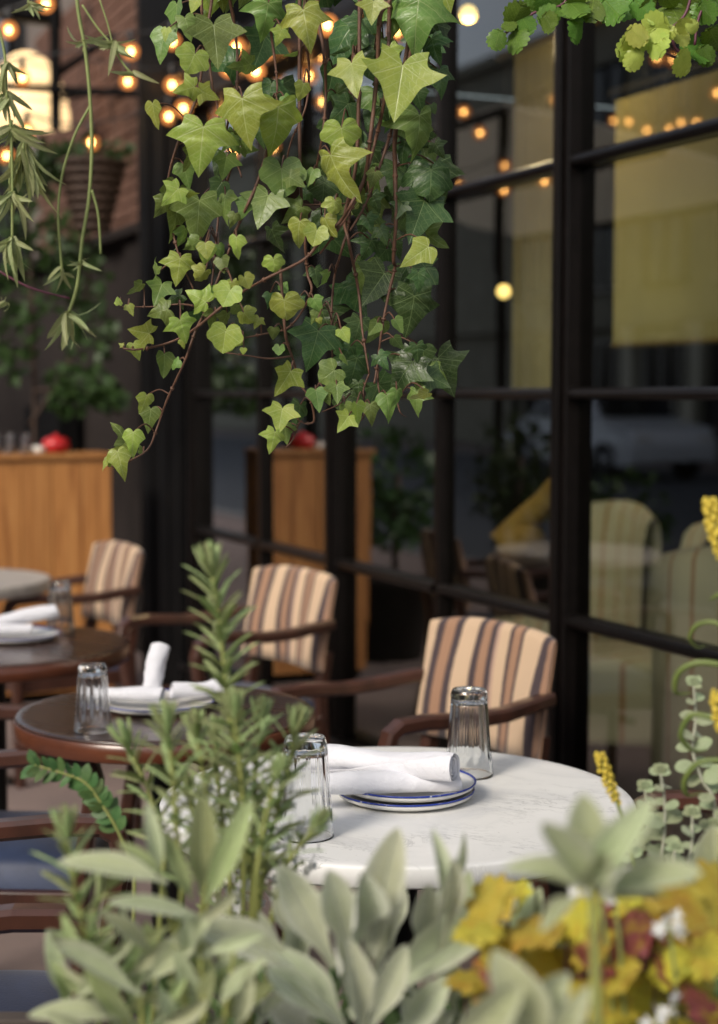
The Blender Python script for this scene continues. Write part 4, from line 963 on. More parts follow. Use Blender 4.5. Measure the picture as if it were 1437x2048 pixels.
def tuft(x, y, Y, n, Lpx, spread=1, down=.6):
    for i in range(n):
        a_ = rs.uniform(-1.4, 1.4) * spread; L_ = Lpx * rs.uniform(.6, 1.15)
        tx, ty = x + L_ * math.sin(a_), y + L_ * (math.cos(a_) * down + .25)
        leaf_obj('leaf', rs.choice(SPM), sp, W(x + rs.uniform(-6, 6), y + rs.uniform(-8, 8), Y), W(tx, ty, Y + rs.uniform(-.04, .04)), rs.uniform(-1.3, 1.3), rs.uniform(1.2, 2.1))
tuft(60, 5, 2.9, 12, 26); tuft(168, 82, 2.95, 10, 32, 1.2, .3); tuft(228, 88, 2.9, 22, 30, 1.3, .4); tuft(266, 148, 2.9, 5, 14)
tuft(15, 130, 2.85, 9, 45); tuft(14, 190, 2.85, 16, 52); tuft(24, 255, 2.85, 20, 56); tuft(50, 290, 2.85, 18, 85, .35, 1); tuft(25, 390, 2.85, 24, 42, 1.1, .6); tuft(25, 478, 2.85, 26, 55, .9, .8)
tuft(125, 540, 2.95, 6, 34, 1.2); tuft(163, 522, 2.95, 9, 24, 1.3, .2); tuft(137, 628, 2.95, 14, 62, 1.1, .8); tuft(10, 600, 2.95, 8, 30)

# ------------------------------------------------------------------ foreground planter and its plants
PZ = .66
plb = empty('planter_box', (0.0, 1.50, 0), 0, 'long wooden planter box in front under the herbs', 'planter')
for (c, d) in (((0, -.44, PZ/2), (2.0, .03, PZ)), ((0, .44, PZ/2), (2.0, .03, PZ)), ((-.985, 0, PZ/2), (.03, .85, PZ)), ((.985, 0, PZ/2), (.03, .85, PZ))):
    for k in range(4):
        mb = MB(); mb.box((c[0], c[1], PZ * (k + .5) / 4), (d[0], d[1], PZ / 4 - .004)); mb.build('board', M['planter'], plb, bevel=.003)
mb = MB(); n = 30; vs = []; fs = []
for j in range(n + 1):
    for i in range(n + 1): vs.append((-.97 + 1.94 * i / n, -.425 + .85 * j / n, PZ - .04 + random.uniform(-.01, .01)))
for j in range(n):
    for i in range(n): fs.append((j*(n+1)+i, j*(n+1)+i+1, (j+1)*(n+1)+i+1, (j+1)*(n+1)+i))
mb.add(vs, fs); mb.build('soil', M['soil'], plb)
SOIL = PZ - .04
def plant(name, px, Y, label, cat='plant', group=None):
    q_ = W(px, 2000, Y); return empty(name, (q_.x, q_.y, SOIL), 0, label, cat, group)
def stem(pl_, pts, r, m, name='stem'):
    mb = MB(); p0 = Vector(pl_.location); k = len(pts)
    mb.tube([p - p0 for p in pts], [r * (1 - .5 * i / max(1, k - 1)) for i in range(k)], 6); return mb.build(name, m, pl_, True)
def to_soil(p, pl_): return Vector((pl_.location.x * .6 + p.x * .4, pl_.location.y * .6 + p.y * .4, SOIL))

# rosemary
mb = MB()
vs = []; fs = []
for i, (w, y, h) in enumerate([(.04, 0, .025), (.07, .15, .03), (.078, .5, .036), (.066, .85, .03), (.0, 1, 0)]):
    z = .16 * y - .22 * y * y
    vs += [(-w, y, z), (0, y, z + h), (w, y, z), (0, y, z - h * .5)]
for i in range(4):
    for j in range(4): fs.append((i*4+j, i*4+(j+1) % 4, (i+1)*4+(j+1) % 4, (i+1)*4+j))
mb.add(vs, fs); NEEDLE = mb.mesh('needle', M['rosem'], True)
ros = plant('rosemary_plant', 470, 1.72, 'tall rosemary with upright needle sprigs in the left foreground')
rr = random.Random(3)
ros2 = plant('rosemary_plant', 250, 1.6, 'lower rosemary sprigs left of the tall one, below the brown table')
def sprig(path, Y, L, step, spread=1.0, r=.0032, base=True, needle=NEEDLE, pl_=ros, m='stemyel', width=1.15, topn=9):
    pts = spline([W(x, y, Y) for x, y in path], 8)
    full = pts + ([to_soil(pts[-1], pl_)] if base else [])
    s = stem(pl_, full[::-1], r, M[m]); acc = 0; ang = rr.uniform(0, 6); tot = sum((pts[i+1]-pts[i]).length for i in range(len(pts)-1)); run = 0
    for i in range(len(pts) - 1):
        seg = (pts[i+1] - pts[i]); ln = seg.length; acc += ln; run += ln
        while acc > step:
            acc -= step; ang += 2.4; u = min(1, run / tot); up = -seg.normalized(); side = up.orthogonal().normalized(); side = Matrix.Rotation(ang, 3, up) @ side
            lean = spread * (.62 + .35 * min(1, u * 2.0)); dirv = (up * math.cos(lean) + side * math.sin(lean)).normalized()
            ll = L * (.75 + .3 * min(1, u * 4)) * rr.uniform(.8, 1.15); p_ = pts[i].lerp(pts[i+1], rr.random())
            leaf_obj('leaf', needle, pl_, p_, p_ + dirv * ll, 0, width * rr.uniform(.85, 1.2), face_dir=up)
    up = (pts[0] - pts[1]).normalized()
    for k in range(topn):
        side = Matrix.Rotation(k * 2.4, 3, up) @ up.orthogonal().normalized(); le = .15 + .06 * k
        leaf_obj('leaf', needle, pl_, pts[0], pts[0] + (up * math.cos(le) + side * math.sin(le)) * L * .85, 0, width, face_dir=side)
sprig([(425, 1155), (440, 1250), (455, 1400), (480, 1560), (505, 1760)], 1.70, .049, .0034, 1.15)
sprig([(335, 1470), (345, 1540), (352, 1640), (365, 1780)], 1.62, .046, .0048, 1.15, pl_=ros2)
sprig([(590, 1470), (572, 1560), (540, 1680), (520, 1800)], 1.74, .044, .0052, 1.05)
sprig([(520, 1450), (512, 1540), (510, 1650)], 1.78, .042, .0055, 1.05)
sprig([(430, 1490), (440, 1600), (460, 1740)], 1.80, .044, .0060, 1.05)
sprig([(135, 1680), (150, 1780), (180, 1900), (220, 2000)], 1.50, .042, .0050, 1.1, pl_=ros2)
sprig([(215, 1780), (180, 1850), (190, 1950)], 1.56, .038, .0058, 1.05, pl_=ros2)
sprig([(625, 1660), (575, 1730), (545, 1830)], 1.68, .036, .0075, .9)
sprig([(260, 1500), (300, 1590), (330, 1700)], 1.76, .046, .0055, 1.1, pl_=ros2)
sprig([(470, 1440), (480, 1530), (490, 1640)], 1.66, .044, .0060, 1.15)
sprig([(395, 1480), (410, 1570), (425, 1690)], 1.72, .044, .0055, 1.1, pl_=ros2)
sprig([(550, 1560), (530, 1640), (515, 1740)], 1.60, .036, .0075, 1.0)
sprig([(380, 1600), (400, 1680), (420, 1780)], 1.78, .042, .0062, 1.1, pl_=ros2)
# small-leaved dark sprig
OV = sm([(0, 0), (.22, .18), (.30, .45), (.24, .75), (0, 1)], 2)
BOXM = leaf_mesh('small_leaf', OV, M['box'], .1, .2, 2)
bx_ = plant('small_leaved_shrub', 250, 1.8, 'dark green sprig of small oval leaves pointing left below the brown table')
pts = spline([W(x, y, 1.95) for x, y in ((70, 1530), (120, 1545), (170, 1565), (205, 1610), (235, 1660), (270, 1740))], 7); stem(bx_, (pts + [to_soil(pts[-1], bx_)])[::-1], .0025, M['stemyel'])
for i, p_ in enumerate(pts[:-6]):
    if i % 2: continue
    t_ = (pts[i+1] - p_).normalized(); sd2 = t_.cross(Vector((0, -1, .3))).normalized()
    for s in (-1, 1):
        dv = (sd2 * s * .85 - t_ * .6 + Vector((0, rr.uniform(-.5, .3), rr.uniform(-.15, .25)))).normalized()
        leaf_obj('leaf', BOXM, bx_, p_, p_ + dv * rr.uniform(.017, .025), rr.uniform(-.8, .8), rr.uniform(.8, 1.1))
# white airy flowers
def flower_mesh():
    mb = MB()
    for k in range(5):
        a = k * 2 * math.pi / 5; c, s = math.cos(a), math.sin(a)
        mb.add([(0, 0, 0), (.45*c-.3*s, .45*s+.3*c, .12), (c, s, .05), (.45*c+.3*s, .45*s-.3*c, .12)], [(0, 3, 2, 1)])
    mb.lathe([(.18, .02), (.12, .14), (.01, .18)], 6); return mb.mesh('blossom', M['white_petal'])
FLW = flower_mesh()
aly = plant('white_flowering_plant', 540, 1.85, 'airy plant with many tiny white blossoms in front of the marble table')
for k in range(11):
    x0 = rr.uniform(430, 610); tx = x0 + rr.uniform(-35, 60); Y = rr.uniform(1.82, 1.95); top = rr.uniform(1500, 1640)
    pts = spline([W(x0 - 20, 1860, Y), W(x0, 1740, Y), W(tx, top, Y)], 6); stem(aly, [to_soil(pts[0], aly)] + pts, .0014, M['stemgreen'])
    for i in range(26):
        p_ = pts[rr.randrange(4, len(pts))] + Vector((rr.uniform(-.025, .025), rr.uniform(-.02, .02), rr.uniform(-.03, .012))); s_ = rr.uniform(.0052, .0082)
        o = link('blossom', FLW, aly); o.location = p_ - Vector(aly.location); o.scale = (s_,)*3; o.rotation_euler = (rr.uniform(.6, 1.8), rr.uniform(-.6, .6), rr.uniform(0, 6))
    for i in range(8):
        p_ = pts[rr.randrange(0, len(pts))]; d_ = Vector((rr.gauss(0, 1), rr.gauss(0, .6), rr.uniform(.2, 1.2))).normalized()
        leaf_obj('leaf', NEEDLE, aly, p_, p_ + d_ * rr.uniform(.015, .026), rr.uniform(-1, 1), 1.5)
# sage family
LAN = sm([(.022, 0), (.03, .12), (.075, .26), (.115, .45), (.12, .62), (.09, .82), (.04, .95), (0, 1)], 2)
LMB = sm([(.035, 0), (.04, .18), (.075, .36), (.135, .55), (.155, .70), (.125, .85), (.055, .96), (0, 1)], 2)
BRD = sm([(.03, 0), (.05, .12), (.14, .28), (.20, .48), (.195, .66), (.13, .86), (.05, .96), (0, 1)], 2)
def fam(k, pts, f=.4): return [leaf_mesh('broad_leaf', pts, M[k], f, d, 6, .014, 0, s, .5 + .25 * s) for s, d in ((0, .10), (1, .28), (2, .45), (3, -.12))]
SAGE = fam('sage', LAN); SAGEG = fam('sagegreen', LAN); LAMB = fam('lamb', LMB, .5); SAGEB = fam('sage', BRD)
def put(pl_, fam_, l, Y, dy=-.03, jit=.03):
    for e in l:
        bx, by, tx, ty = e[:4]; w_ = e[4] if len(e) > 4 else 1; rl = e[5] if len(e) > 5 else rr.gauss(0, .3); yy = Y + rr.uniform(-jit, jit)
        leaf_obj('leaf', rr.choice(fam_), pl_, W(bx, by, yy), W(tx, ty, yy + dy + rr.uniform(-.02, .02)), rl, w_)
sg = plant('sage_plant', 350, 1.45, 'pale green sage with oval leaves at lower left below the rosemary')
for l in ([(395, 1830), (400, 1900), (410, 2000)], [(320, 1760), (345, 1850), (370, 1960)], [(280, 1980), (285, 2040)], [(245, 2030), (260, 2090)], [(470, 1900), (455, 2000)]):
    pts = [W(x, y, 1.47) for x, y in l]; stem(sg, ([to_soil(pts[-1], sg)] + pts[::-1]), .004, M['stemyel'])
put(sg, SAGE, [(335,1765,150,1690,1.1,.5),(395,1830,225,1795,.9,.6),(320,1745,305,1640,1.0),(400,1845,472,1790,1.2),(395,1850,325,1795,1.2),(290,1965,398,1855,1.0),(285,1990,105,1905,1.0,.6),(255,1960,100,1895,1.0,.7),(300,1900,235,1830,1.0),
    (240,2035,85,2000,1.2,.5),(350,2050,325,1985,1.2),(440,2010,485,1925,1.1),(415,1905,500,1875,1.1),(470,2060,505,1975,1.1),(400,2010,360,1930,1.1),(310,2060,420,1990,1.1),(200,2070,100,2040,1.2),(150,2000,210,1930,1.0)], 1.46)
put(sg, SAGEG, [(402,1790,407,1600,1.1,.1),(412,1805,485,1630,.95),(330,1755,255,1680,.9),(345,1850,270,1890,1.0),(380,1930,330,2010,1.1),(420,1960,480,2030,1.0),(330,1900,420,1930,1.0),(270,2050,180,1960,1.0),(385,1800,340,1690,.9)], 1.49)
for k in range(46):      # the dense lower mass
    x, y = rr.uniform(120, 480), rr.uniform(1890, 2080); a_ = rr.gauss(0, .9); L_ = rr.uniform(70, 125); yy = rr.uniform(1.46, 1.62)
    leaf_obj('leaf', rr.choice(SAGE + SAGEG), sg, W(x, y, yy), W(x + L_ * math.sin(a_), y - L_ * math.cos(a_) * .8, yy - rr.uniform(-.01, .05)), rr.gauss(0, .7), rr.uniform(.85, 1.15))
la = plant('lamb_ear_plant', 690, 1.5, 'silvery lamb ear rosette with felted leaves at bottom centre')
put(la, LAMB, [(668,1935,590,1775,1.25,.1),(700,1925,665,1755,1.0,.2),(712,1915,708,1722,.85,.5),(745,1915,765,1735,1.1,-.2),(745,1960,830,1755,.85,-.4),(835,1900,860,1785,1.0),(858,1860,942,1678,.38,.9),(885,1890,915,1735,.7,.5),
    (700,2030,978,1815,.80,-.15),(650,1960,425,1838,.85,.35),(690,2060,545,1940,.9,.3),(700,2080,620,1915,.8,.6),(690,1990,655,1850,.8,.6),(760,1990,850,1905,.8,-.5),(735,1960,742,1820,.8,.7),(722,2090,728,1925,.8,.5),(735,2070,800,1930,.9),(640,2080,520,2010,1.0),(790,2080,870,1990,1.0),(880,1900,905,1690,.5,.7)], 1.52, -.05)
for k in range(20):
    x, y = rr.uniform(500, 930), rr.uniform(1960, 2090); a_ = rr.gauss(0, .8); L_ = rr.uniform(90, 150); yy = rr.uniform(1.58, 1.70)
    leaf_obj('leaf', rr.choice(LAMB), la, W(x, y, yy), W(x + L_ * math.sin(a_), y - L_ * math.cos(a_) * .85, yy - rr.uniform(-.01, .05)), rr.gauss(0, .7), rr.uniform(.85, 1.15))
put(la, LAMB, [(600,1900,560,1800,1.1),(640,1900,640,1790,1.0),(780,1900,800,1780,1.0),(820,1910,880,1790,1.0),(690,1890,690,1780,1.0),(860,1930,960,1800,1.0),(730,1880,745,1760,.9),(560,1930,520,1850,1.1)], 1.66)
sr = plant('sage_plant', 1180, 1.22, 'very blurred grey green sage whorl nearest the camera at right')
pts = [W(x, y, 1.22) for x, y in ((1182, 1770), (1190, 1880), (1195, 2020))]; stem(sr, [to_soil(pts[-1], sr)] + pts[::-1], .006, M['stemyel'])
put(sr, SAGEB, [(1180,1775,1168,1595,1.1,.1),(1175,1775,1070,1640,.9,.3),(1190,1775,1262,1630,.95,-.3),(1165,1780,1035,1712,.8,.9),(1160,1790,1078,1845,1.0,.4),(1195,1785,1400,1735,.8,-.5),(1195,1795,1330,1805,.7,-.8),(1185,1785,1130,1700,1.1),(1185,1780,1225,1690,1.1)], 1.22, -.02, .015)
sb = plant('sage_plant', 1040, 1.2, 'grey green broad sage leaves cut off at the bottom edge right of centre')
put(sb, SAGEB, [(1080,2110,1010,1925,1.2,.2),(960,2110,1135,1985,1.1,.3),(900,2100,1040,1975,1.0),(1120,2110,1150,2010,1.0)], 1.2, -.02)
sm2 = plant('sage_plant', 1010, 1.6, 'small grey green sage leaves between the lamb ear and the gold leaves')
put(sm2, SAGEB, [(985,1900,1060,1780,1.1,.2),(1000,1890,985,1780,1.0),(960,1880,985,1800,.8),(1080,1880,1155,1850,1.3,.2),(1040,1860,1080,1790,1.1),(940,1900,925,1770,.8)], 1.62)
sf = plant('sage_plant', 1420, 1.7, 'woolly pale sage leaves rising at the right edge')
put(sf, SAGEB, [(1420,1850,1428,1660,1.1),(1400,1840,1405,1690,.9),(1437,1830,1460,1680,1.0),(1395,1860,1375,1760,.9)], 1.72)
# gold and burgundy heuchera
HEU = crenate(5, .55, .56, .42, .24)
HM = {k: [leaf_mesh('round_lobed_leaf', HEU, M[k], .12, d, 4, .05, .1, s) for s, d in ((0, .1), (1, .25), (2, .02))] for k in ('heuy', 'heub')}
he = plant('coral_bells_plant', 1220, 1.5, 'mass of gold and burgundy round leaves at lower right')
HL = [(985,1800,45,0),(1028,1785,42,0),(1010,1855,50,0),(1060,1895,62,0),(1000,1905,60,0),(1075,1860,48,0),(1120,1925,62,0),(1130,1985,62,0),(1190,1905,50,1),(1195,1995,62,0),(1265,1975,66,0),(1330,1965,62,0),(1250,1880,52,1),
 (1305,1900,55,1),(1215,1850,48,1),(1290,1840,45,0),(1350,1800,60,0),(1400,1840,62,0),(1430,1900,60,0),(1380,1910,62,0),(1290,2020,62,0),(1230,2040,60,0),(1160,2045,60,0),(1350,2035,60,0),(1410,2000,62,1),(1060,1975,58,0),
 (980,1975,55,0),(1170,1830,40,0),(1240,1800,40,0),(1430,1780,48,0),(1120,1850,45,0),(1020,2030,55,0),(1090,2030,55,0),(960,1850,42,0),(1320,1870,44,0),(1420,2045,55,0),(1180,1950,48,1),(1275,1930,44,1),(1365,1860,44,0),(940,1945,50,0)]
for k in range(26): HL.append((rr.uniform(950, 1437), rr.uniform(1830, 2050), rr.uniform(34, 50), 1 if rr.random() < .38 else 0))
for (x, y, r_, b_) in HL:
    r_ *= .88
    a_ = rr.uniform(-1.2, 1.2); Yv = rr.uniform(1.42, 1.60); up = Vector((rr.gauss(0, .35), -1, rr.uniform(.25, 1.1)))
    dx, dy = r_ * .95 * math.sin(a_), r_ * .95 * math.cos(a_) * .8
    c0, c1 = W(x - dx, y + dy * .3 - 10, Yv + .02), W(x + dx, y + dy, Yv - .02)
    leaf_obj('leaf', rr.choice(HM['heub' if b_ else 'heuy']), he, c0, c1, 0, 1.0, face_dir=up); 
    if rr.random() < .45: stem(he, [Vector((c0.x * .7 + he.location.x * .3, c0.y, SOIL)), c0 + Vector((0, .02, -.06)), c0], .002, M['stempurple'])
# small white flower heads among the gold leaves
wf = plant('white_flower_stem', 1330, 1.45, 'white flower heads on green stems among the gold leaves')
for (x, y, yb) in ((1200, 1790, 1900), (1338, 1850, 1960), (1312, 2030, 2080), (1225, 1760, 1880)):
    p_ = W(x, y, 1.42); stem(wf, [to_soil(p_, wf), W(x + 15, yb, 1.44), p_], .0025, M['stemgreen'])
    for k in range(9):
        o = link('blossom', FLW, wf); s_ = rr.uniform(.007, .010); o.scale = (s_,)*3; o.location = p_ - Vector(wf.location) + Vector((rr.gauss(0, .009), rr.gauss(0, .006), rr.gauss(0, .008))); o.rotation_euler = (rr.uniform(.7, 1.7), rr.uniform(-.6, .6), rr.uniform(0, 6))
# silver small-leaved helichrysum
HEM = [leaf_mesh('silver_leaf', sm([(.06, 0), (.24, .18), (.40, .45), (.36, .75), (.18, .95), (0, 1)], 2), M['heli'], .15, d, 3) for d in (.1, .3)]
hp = plant('silver_leaved_plant', 1370, 1.8, 'stems of small silvery oval leaves at right beside the marble table')
def heli(path, Y, L, step):
    pts = spline([W(x, y, Y) for x, y in path], 8); stem(hp, ([to_soil(pts[-1], hp)] + pts[::-1]), .0028, M['stemwhite']); acc = step; k = 0
    for i in range(len(pts) - 1):
        acc += (pts[i+1] - pts[i]).length
        if acc > step:
            acc = 0; k += 1; up = (pts[i] - pts[i+1]).normalized(); side = Matrix.Rotation(k * 1.57 + rr.uniform(-.3, .3), 3, up) @ up.orthogonal().normalized()
            for s in (-1, 1):
                dv = (side * s * .92 + up * rr.uniform(.05, .5)).normalized(); ll = L * min(1, .5 + i * .05) * rr.uniform(.8, 1.2)
                leaf_obj('leaf', rr.choice(HEM), hp, pts[i], pts[i] + dv * ll, 0, rr.uniform(.9, 1.1), face_dir=up * .8 + Vector((0, -.7, 0)))
    for k in range(4):
        a_ = k * 1.57; leaf_obj('leaf', HEM[0], hp, pts[0], pts[0] + Vector((math.cos(a_) * .5, math.sin(a_) * .5, .8)).normalized() * L * .55, 0, .9)
heli([(1388, 1372), (1392, 1440), (1386, 1500), (1405, 1560), (1428, 1600), (1432, 1680)], 1.92, .026, .018)
heli([(1322, 1548), (1330, 1610), (1328, 1680), (1318, 1740), (1310, 1800)], 1.90, .026, .017)
heli([(1290, 1580), (1297, 1640), (1300, 1720), (1305, 1790)], 1.94, .026, .018)
heli([(1385, 1632), (1384, 1690), (1372, 1750), (1380, 1800)], 1.88, .026, .018)
heli([(1430, 1655), (1428, 1720), (1420, 1790)], 1.9, .024, .018)
heli([(1255, 1690), (1275, 1750), (1290, 1810)], 1.9, .022, .018)
heli([(1350, 1700), (1345, 1760), (1340, 1820)], 1.86, .022, .018)
# yellow flower spikes with curling leaves
mb = MB(); mb.lathe([(.05, -.5), (.32, -.3), (.42, 0), (.30, .3), (.06, .5)], 8); BUD = mb.mesh('bud', M['yellow_bud'], True)
yf = plant('yellow_spike_plant', 1420, 1.7, 'yellow flower spikes with curling green leaves at the right edge')
def spike(path, Y, n, s0, foot):
    pts = spline([W(x, y, Y) for x, y in path], 8); ft = [W(x, y, Y) for x, y in foot]; stem(yf, [to_soil(ft[-1], yf)] + ft[::-1] + pts[::-1], .0025, M['stemgreen'])
    for k in range(n):
        u = k / (n - 1); i = int(u * (len(pts) - 1)); a_ = k * 2.4; s_ = s0 * (.55 + .6 * math.sin(math.pi * (.15 + .75 * u)))
        o = link('bud', BUD, yf); o.location = pts[i] - Vector(yf.location) + Vector((math.cos(a_), math.sin(a_), 0)) * s_ * .75; o.scale = (s_,) * 3; o.rotation_euler = (rr.uniform(-.4, .4), rr.uniform(-.4, .4), a_)
spike([(1200, 1508), (1215, 1555), (1235, 1605)], 1.82, 40, .0068, [(1262, 1690), (1275, 1780)])
spike([(1420, 1000), (1432, 1060), (1448, 1120)], 1.70, 46, .0085, [(1470, 1250), (1470, 1600)])
spike([(1437, 1385), (1443, 1430), (1450, 1470)], 1.70, 30, .0085, [(1462, 1560), (1470, 1700)])
for l, r_ in (([(1470, 1270), (1430, 1245), (1395, 1250), (1380, 1275), (1395, 1295), (1412, 1290)], .0055), ([(1470, 1335), (1400, 1325), (1358, 1345), (1352, 1385), (1385, 1385)], .0075), ([(1437, 1440), (1385, 1430), (1362, 1470), (1385, 1500), (1415, 1500)], .007),
              ([(1470, 1520), (1400, 1525), (1370, 1560), (1375, 1590), (1405, 1585)], .007), ([(1470, 1220), (1445, 1190), (1420, 1200)], .006)):
    pts = spline([W(x, y, 1.74 + .01 * i) for i, (x, y) in enumerate(l)], 6); mb = MB(); k = len(pts)
    mb.tube([p - Vector(yf.location) for p in pts], [r_ * .62 * (.75 if i < k * .6 else max(.12, .75 * (1 - (i - k*.6) / (k*.42)))) for i in range(k)], 7); mb.build('curling_leaf', M['curl'], yf, True)
# low undergrowth between the herbs: nobody could count it
mb = MB(); src = leaf_mesh('tmp', LAN, M['fillleaf'], .2, .2, 2); sv = [v.co.copy() for v in src.vertices]; sf_ = [tuple(p.vertices) for p in src.polygons]
for k in range(900):
    x, y = rr.uniform(-.62, .75), rr.uniform(1.25, 1.88); z = SOIL + rr.uniform(0, .05) + (y - 1.15) * .08; d_ = Vector((rr.gauss(0, 1), rr.gauss(0, 1), rr.uniform(.3, 1.6))).normalized(); L_ = rr.uniform(.05, .10)
    if x < -.165 * y: continue
    fd = Vector((rr.gauss(0, 1), rr.gauss(0, 1), rr.gauss(0, 1))); zz = (fd - d_ * fd.dot(d_)).normalized(); xx = d_.cross(zz); Mx = Matrix((xx * L_, d_ * L_, zz * L_)).transposed().to_4x4(); Mx.translation = Vector((x, y, z))
    mb.add(sv, sf_, [(v.x, v.y) for v in sv], 0, Mx)
tag(mb.build('undergrowth', M['fillleaf'], None, True), 'low mixed green undergrowth filling the planter between the herbs', 'undergrowth', kind='stuff')

# ------------------------------------------------------------------ planted baskets and greenery at the far left
def foliage(parent, blobs, n, L0, seed, m='bg_leaf', name='foliage'):
    rg = random.Random(seed); mb = MB(); p0 = parent_loc(parent); sv2 = [(0, 0, 0), (.28, .35, .05), (0, 1, -.1), (-.28, .35, .05)]
    for k in range(n):
        c, r = rg.choice(blobs); d = Vector((rg.gauss(0, 1), rg.gauss(0, 1), rg.gauss(0, 1))).normalized() * rg.uniform(.3, 1) ** .5
        p_ = Vector((c.x + d.x * r[0], c.y + d.y * r[1], c.z + d.z * r[2])) - p0
        d_ = Vector((rg.gauss(0, .8), rg.gauss(0, .8), rg.gauss(-.4, .8))).normalized(); fd = Vector((rg.gauss(0, 1), rg.gauss(-.6, 1), rg.gauss(.3, 1))); zz = (fd - d_ * fd.dot(d_)).normalized(); xx = d_.cross(zz); L_ = L0 * rg.uniform(.6, 1.3)
        Mx = Matrix((xx * L_ * 1.3, d_ * L_, zz * L_)).transposed().to_4x4(); Mx.translation = p_; mb.add(sv2, [(0, 1, 2, 3)], None, 0, Mx)
    o = mb.build(name, M[m], parent, True); tag(o, kind='stuff'); return o
q = W(185, 455, 7.2); bk = basket('hanging_planter', (q.x, q.y, q.z), .065, .14, .28, 'cone shaped wicker hanging planter with greenery left of the charcoal pier', 'planter', .7, 8)
foliage(bk, [(W(190, 300, 7.2), (.2, .18, .07)), (W(120, 320, 7.2), (.13, .12, .10)), (W(60, 340, 7.2), (.12, .12, .12))], 260, .06, 1)
vp = empty('climbing_plant', W(100, 1200, 7.9), 0, 'dark leafy climber trailing down the wall above the cabinet', 'plant'); vp.location.z = 0
mb = MB()
for l in ([(60, 1150), (70, 850), (60, 500), (50, 340)], [(60, 850), (150, 700), (180, 520), (150, 400)], [(70, 780), (200, 790), (240, 830)], [(60, 600), (130, 560), (160, 480)]):
    mb.tube([p - vp.location for p in spline([W(x, y, 7.95) for x, y in l], 5)], .012, 5)
mb.build('stem', M['wicker'], vp, True)
foliage(vp, [(W(45, 420, 7.9), (.16, .12, .22)), (W(55, 560, 7.9), (.18, .12, .2)), (W(30, 680, 7.9), (.12, .12, .2)), (W(165, 560, 7.9), (.14, .12, .18)), (W(180, 670, 7.9), (.13, .12, .16)), (W(150, 760, 7.9), (.16, .12, .10)), (W(215, 790, 7.9), (.10, .1, .07)), (W(140, 800, 7.9), (.12, .1, .08)), (W(130, 480, 7.9), (.12, .1, .14))], 950, .06, 2)

# ------------------------------------------------------------------ street side, seen mirrored in the panes
def shrub(loc, h, r, label, seed):
    s = empty('potted_shrub', (loc.x, loc.y, 0), 0, label, 'plant', 'potted shrubs along the terrace edge')
    mb = MB(); mb.lathe([(.15, 0), (.16, .02), (.20, .40), (.215, .40), (.215, .44), (.185, .44), (.18, .38), (.002, .37)], 24); mb.build('pot', M['pinkwall'], s, True)
    mb = MB(); mb.tube([(0, 0, .36), (.02, .01, .8), (0, 0, h)], .018, 6); mb.build('trunk', M['wicker'], s, True)
    c = Vector((loc.x, loc.y, 0)); foliage(s, [(c + Vector((0, 0, h)), (r, r, r * .9)), (c + Vector((r*.5, 0, h*.8)), (r*.7, r*.7, r*.6)), (c + Vector((-r*.4, .1, h*.75)), (r*.7, r*.7, r*.6))], 420, .075, seed, name='crown')
q = mirror(W(790, 960, 8.6)); shrub(q, 1.0, .30, 'potted shrub mirrored in the pane left of the narrow glazing post', 31)
q = mirror(W(1050, 930, 9.5)); shrub(q, 1.05, .33, 'potted shrub mirrored behind the wide window post', 32)
q = mirror(W(1260, 1040, 8.0)); shrub(q, .85, .28, 'low potted shrub mirrored in the right pane', 33)
# parked car
cq = mirror(W(1230, 870, 28.0)); car = empty('parked_car', (cq.x, cq.y, 0), FROT, 'white car parked across the street, mirrored in the right pane', 'car')
prof = [(-2.15, .32), (-2.2, .62), (-2.1, .86), (-1.55, .96), (-1.0, 1.38), (-.2, 1.46), (.6, 1.40), (1.15, .98), (2.0, .84), (2.18, .60), (2.15, .30)]
n = len(prof); mb = MB(); vs = []
for y, sc_y in ((-.86, 1), (-.80, 1), (.80, 1), (.86, 1)):
    for (x, z) in prof:
        tp = max(0, (z - .9) / .56); yy = y * (1 - .22 * tp); k_ = .96 if abs(y) > .82 else 1
        vs.append((x * k_, yy, .3 + (z - .3) * (k_ if z > .5 else 1)))
fs = [(r * n + i, r * n + i + 1, (r + 1) * n + i + 1, (r + 1) * n + i) for r in range(3) for i in range(n - 1)] + [tuple(range(n)), tuple(range(3*n, 4*n))[::-1]] + [(r*n+n-1, r*n, (r+1)*n, (r+1)*n+n-1) for r in range(3)]
mb.add(vs, fs); mb.build('body', M['carpaint'], car, bevel=.04)
for s in (-1, 1):
    for xs in ([(-1.30, 1.02), (-.95, 1.32), (-.25, 1.38), (-.25, 1.02)], [(-.18, 1.02), (-.18, 1.38), (.50, 1.33), (.95, 1.02)]):
        mb = MB(); mb.add([(x, s * (.862 * (1 - .22 * max(0, (z - .9) / .56)) + .012), z) for x, z in xs], [(0, 1, 2, 3)]); mb.build('side_window', M['carglass'], car)
for (x0, z0, x1, z1) in ((.66, 1.375, 1.12, 1.03), (-1.06, 1.365, -1.5, 1.01)):
    sg_ = 1 if x0 > 0 else -1
    mb = MB(); mb.add([(x0 + .02*sg_, -.62, z0+.012), (x0 + .02*sg_, .62, z0+.012), (x1 + .02*sg_, .74, z1+.012), (x1 + .02*sg_, -.74, z1+.012)], [(0, 1, 2, 3)]); mb.build('windscreen', M['carglass'], car)
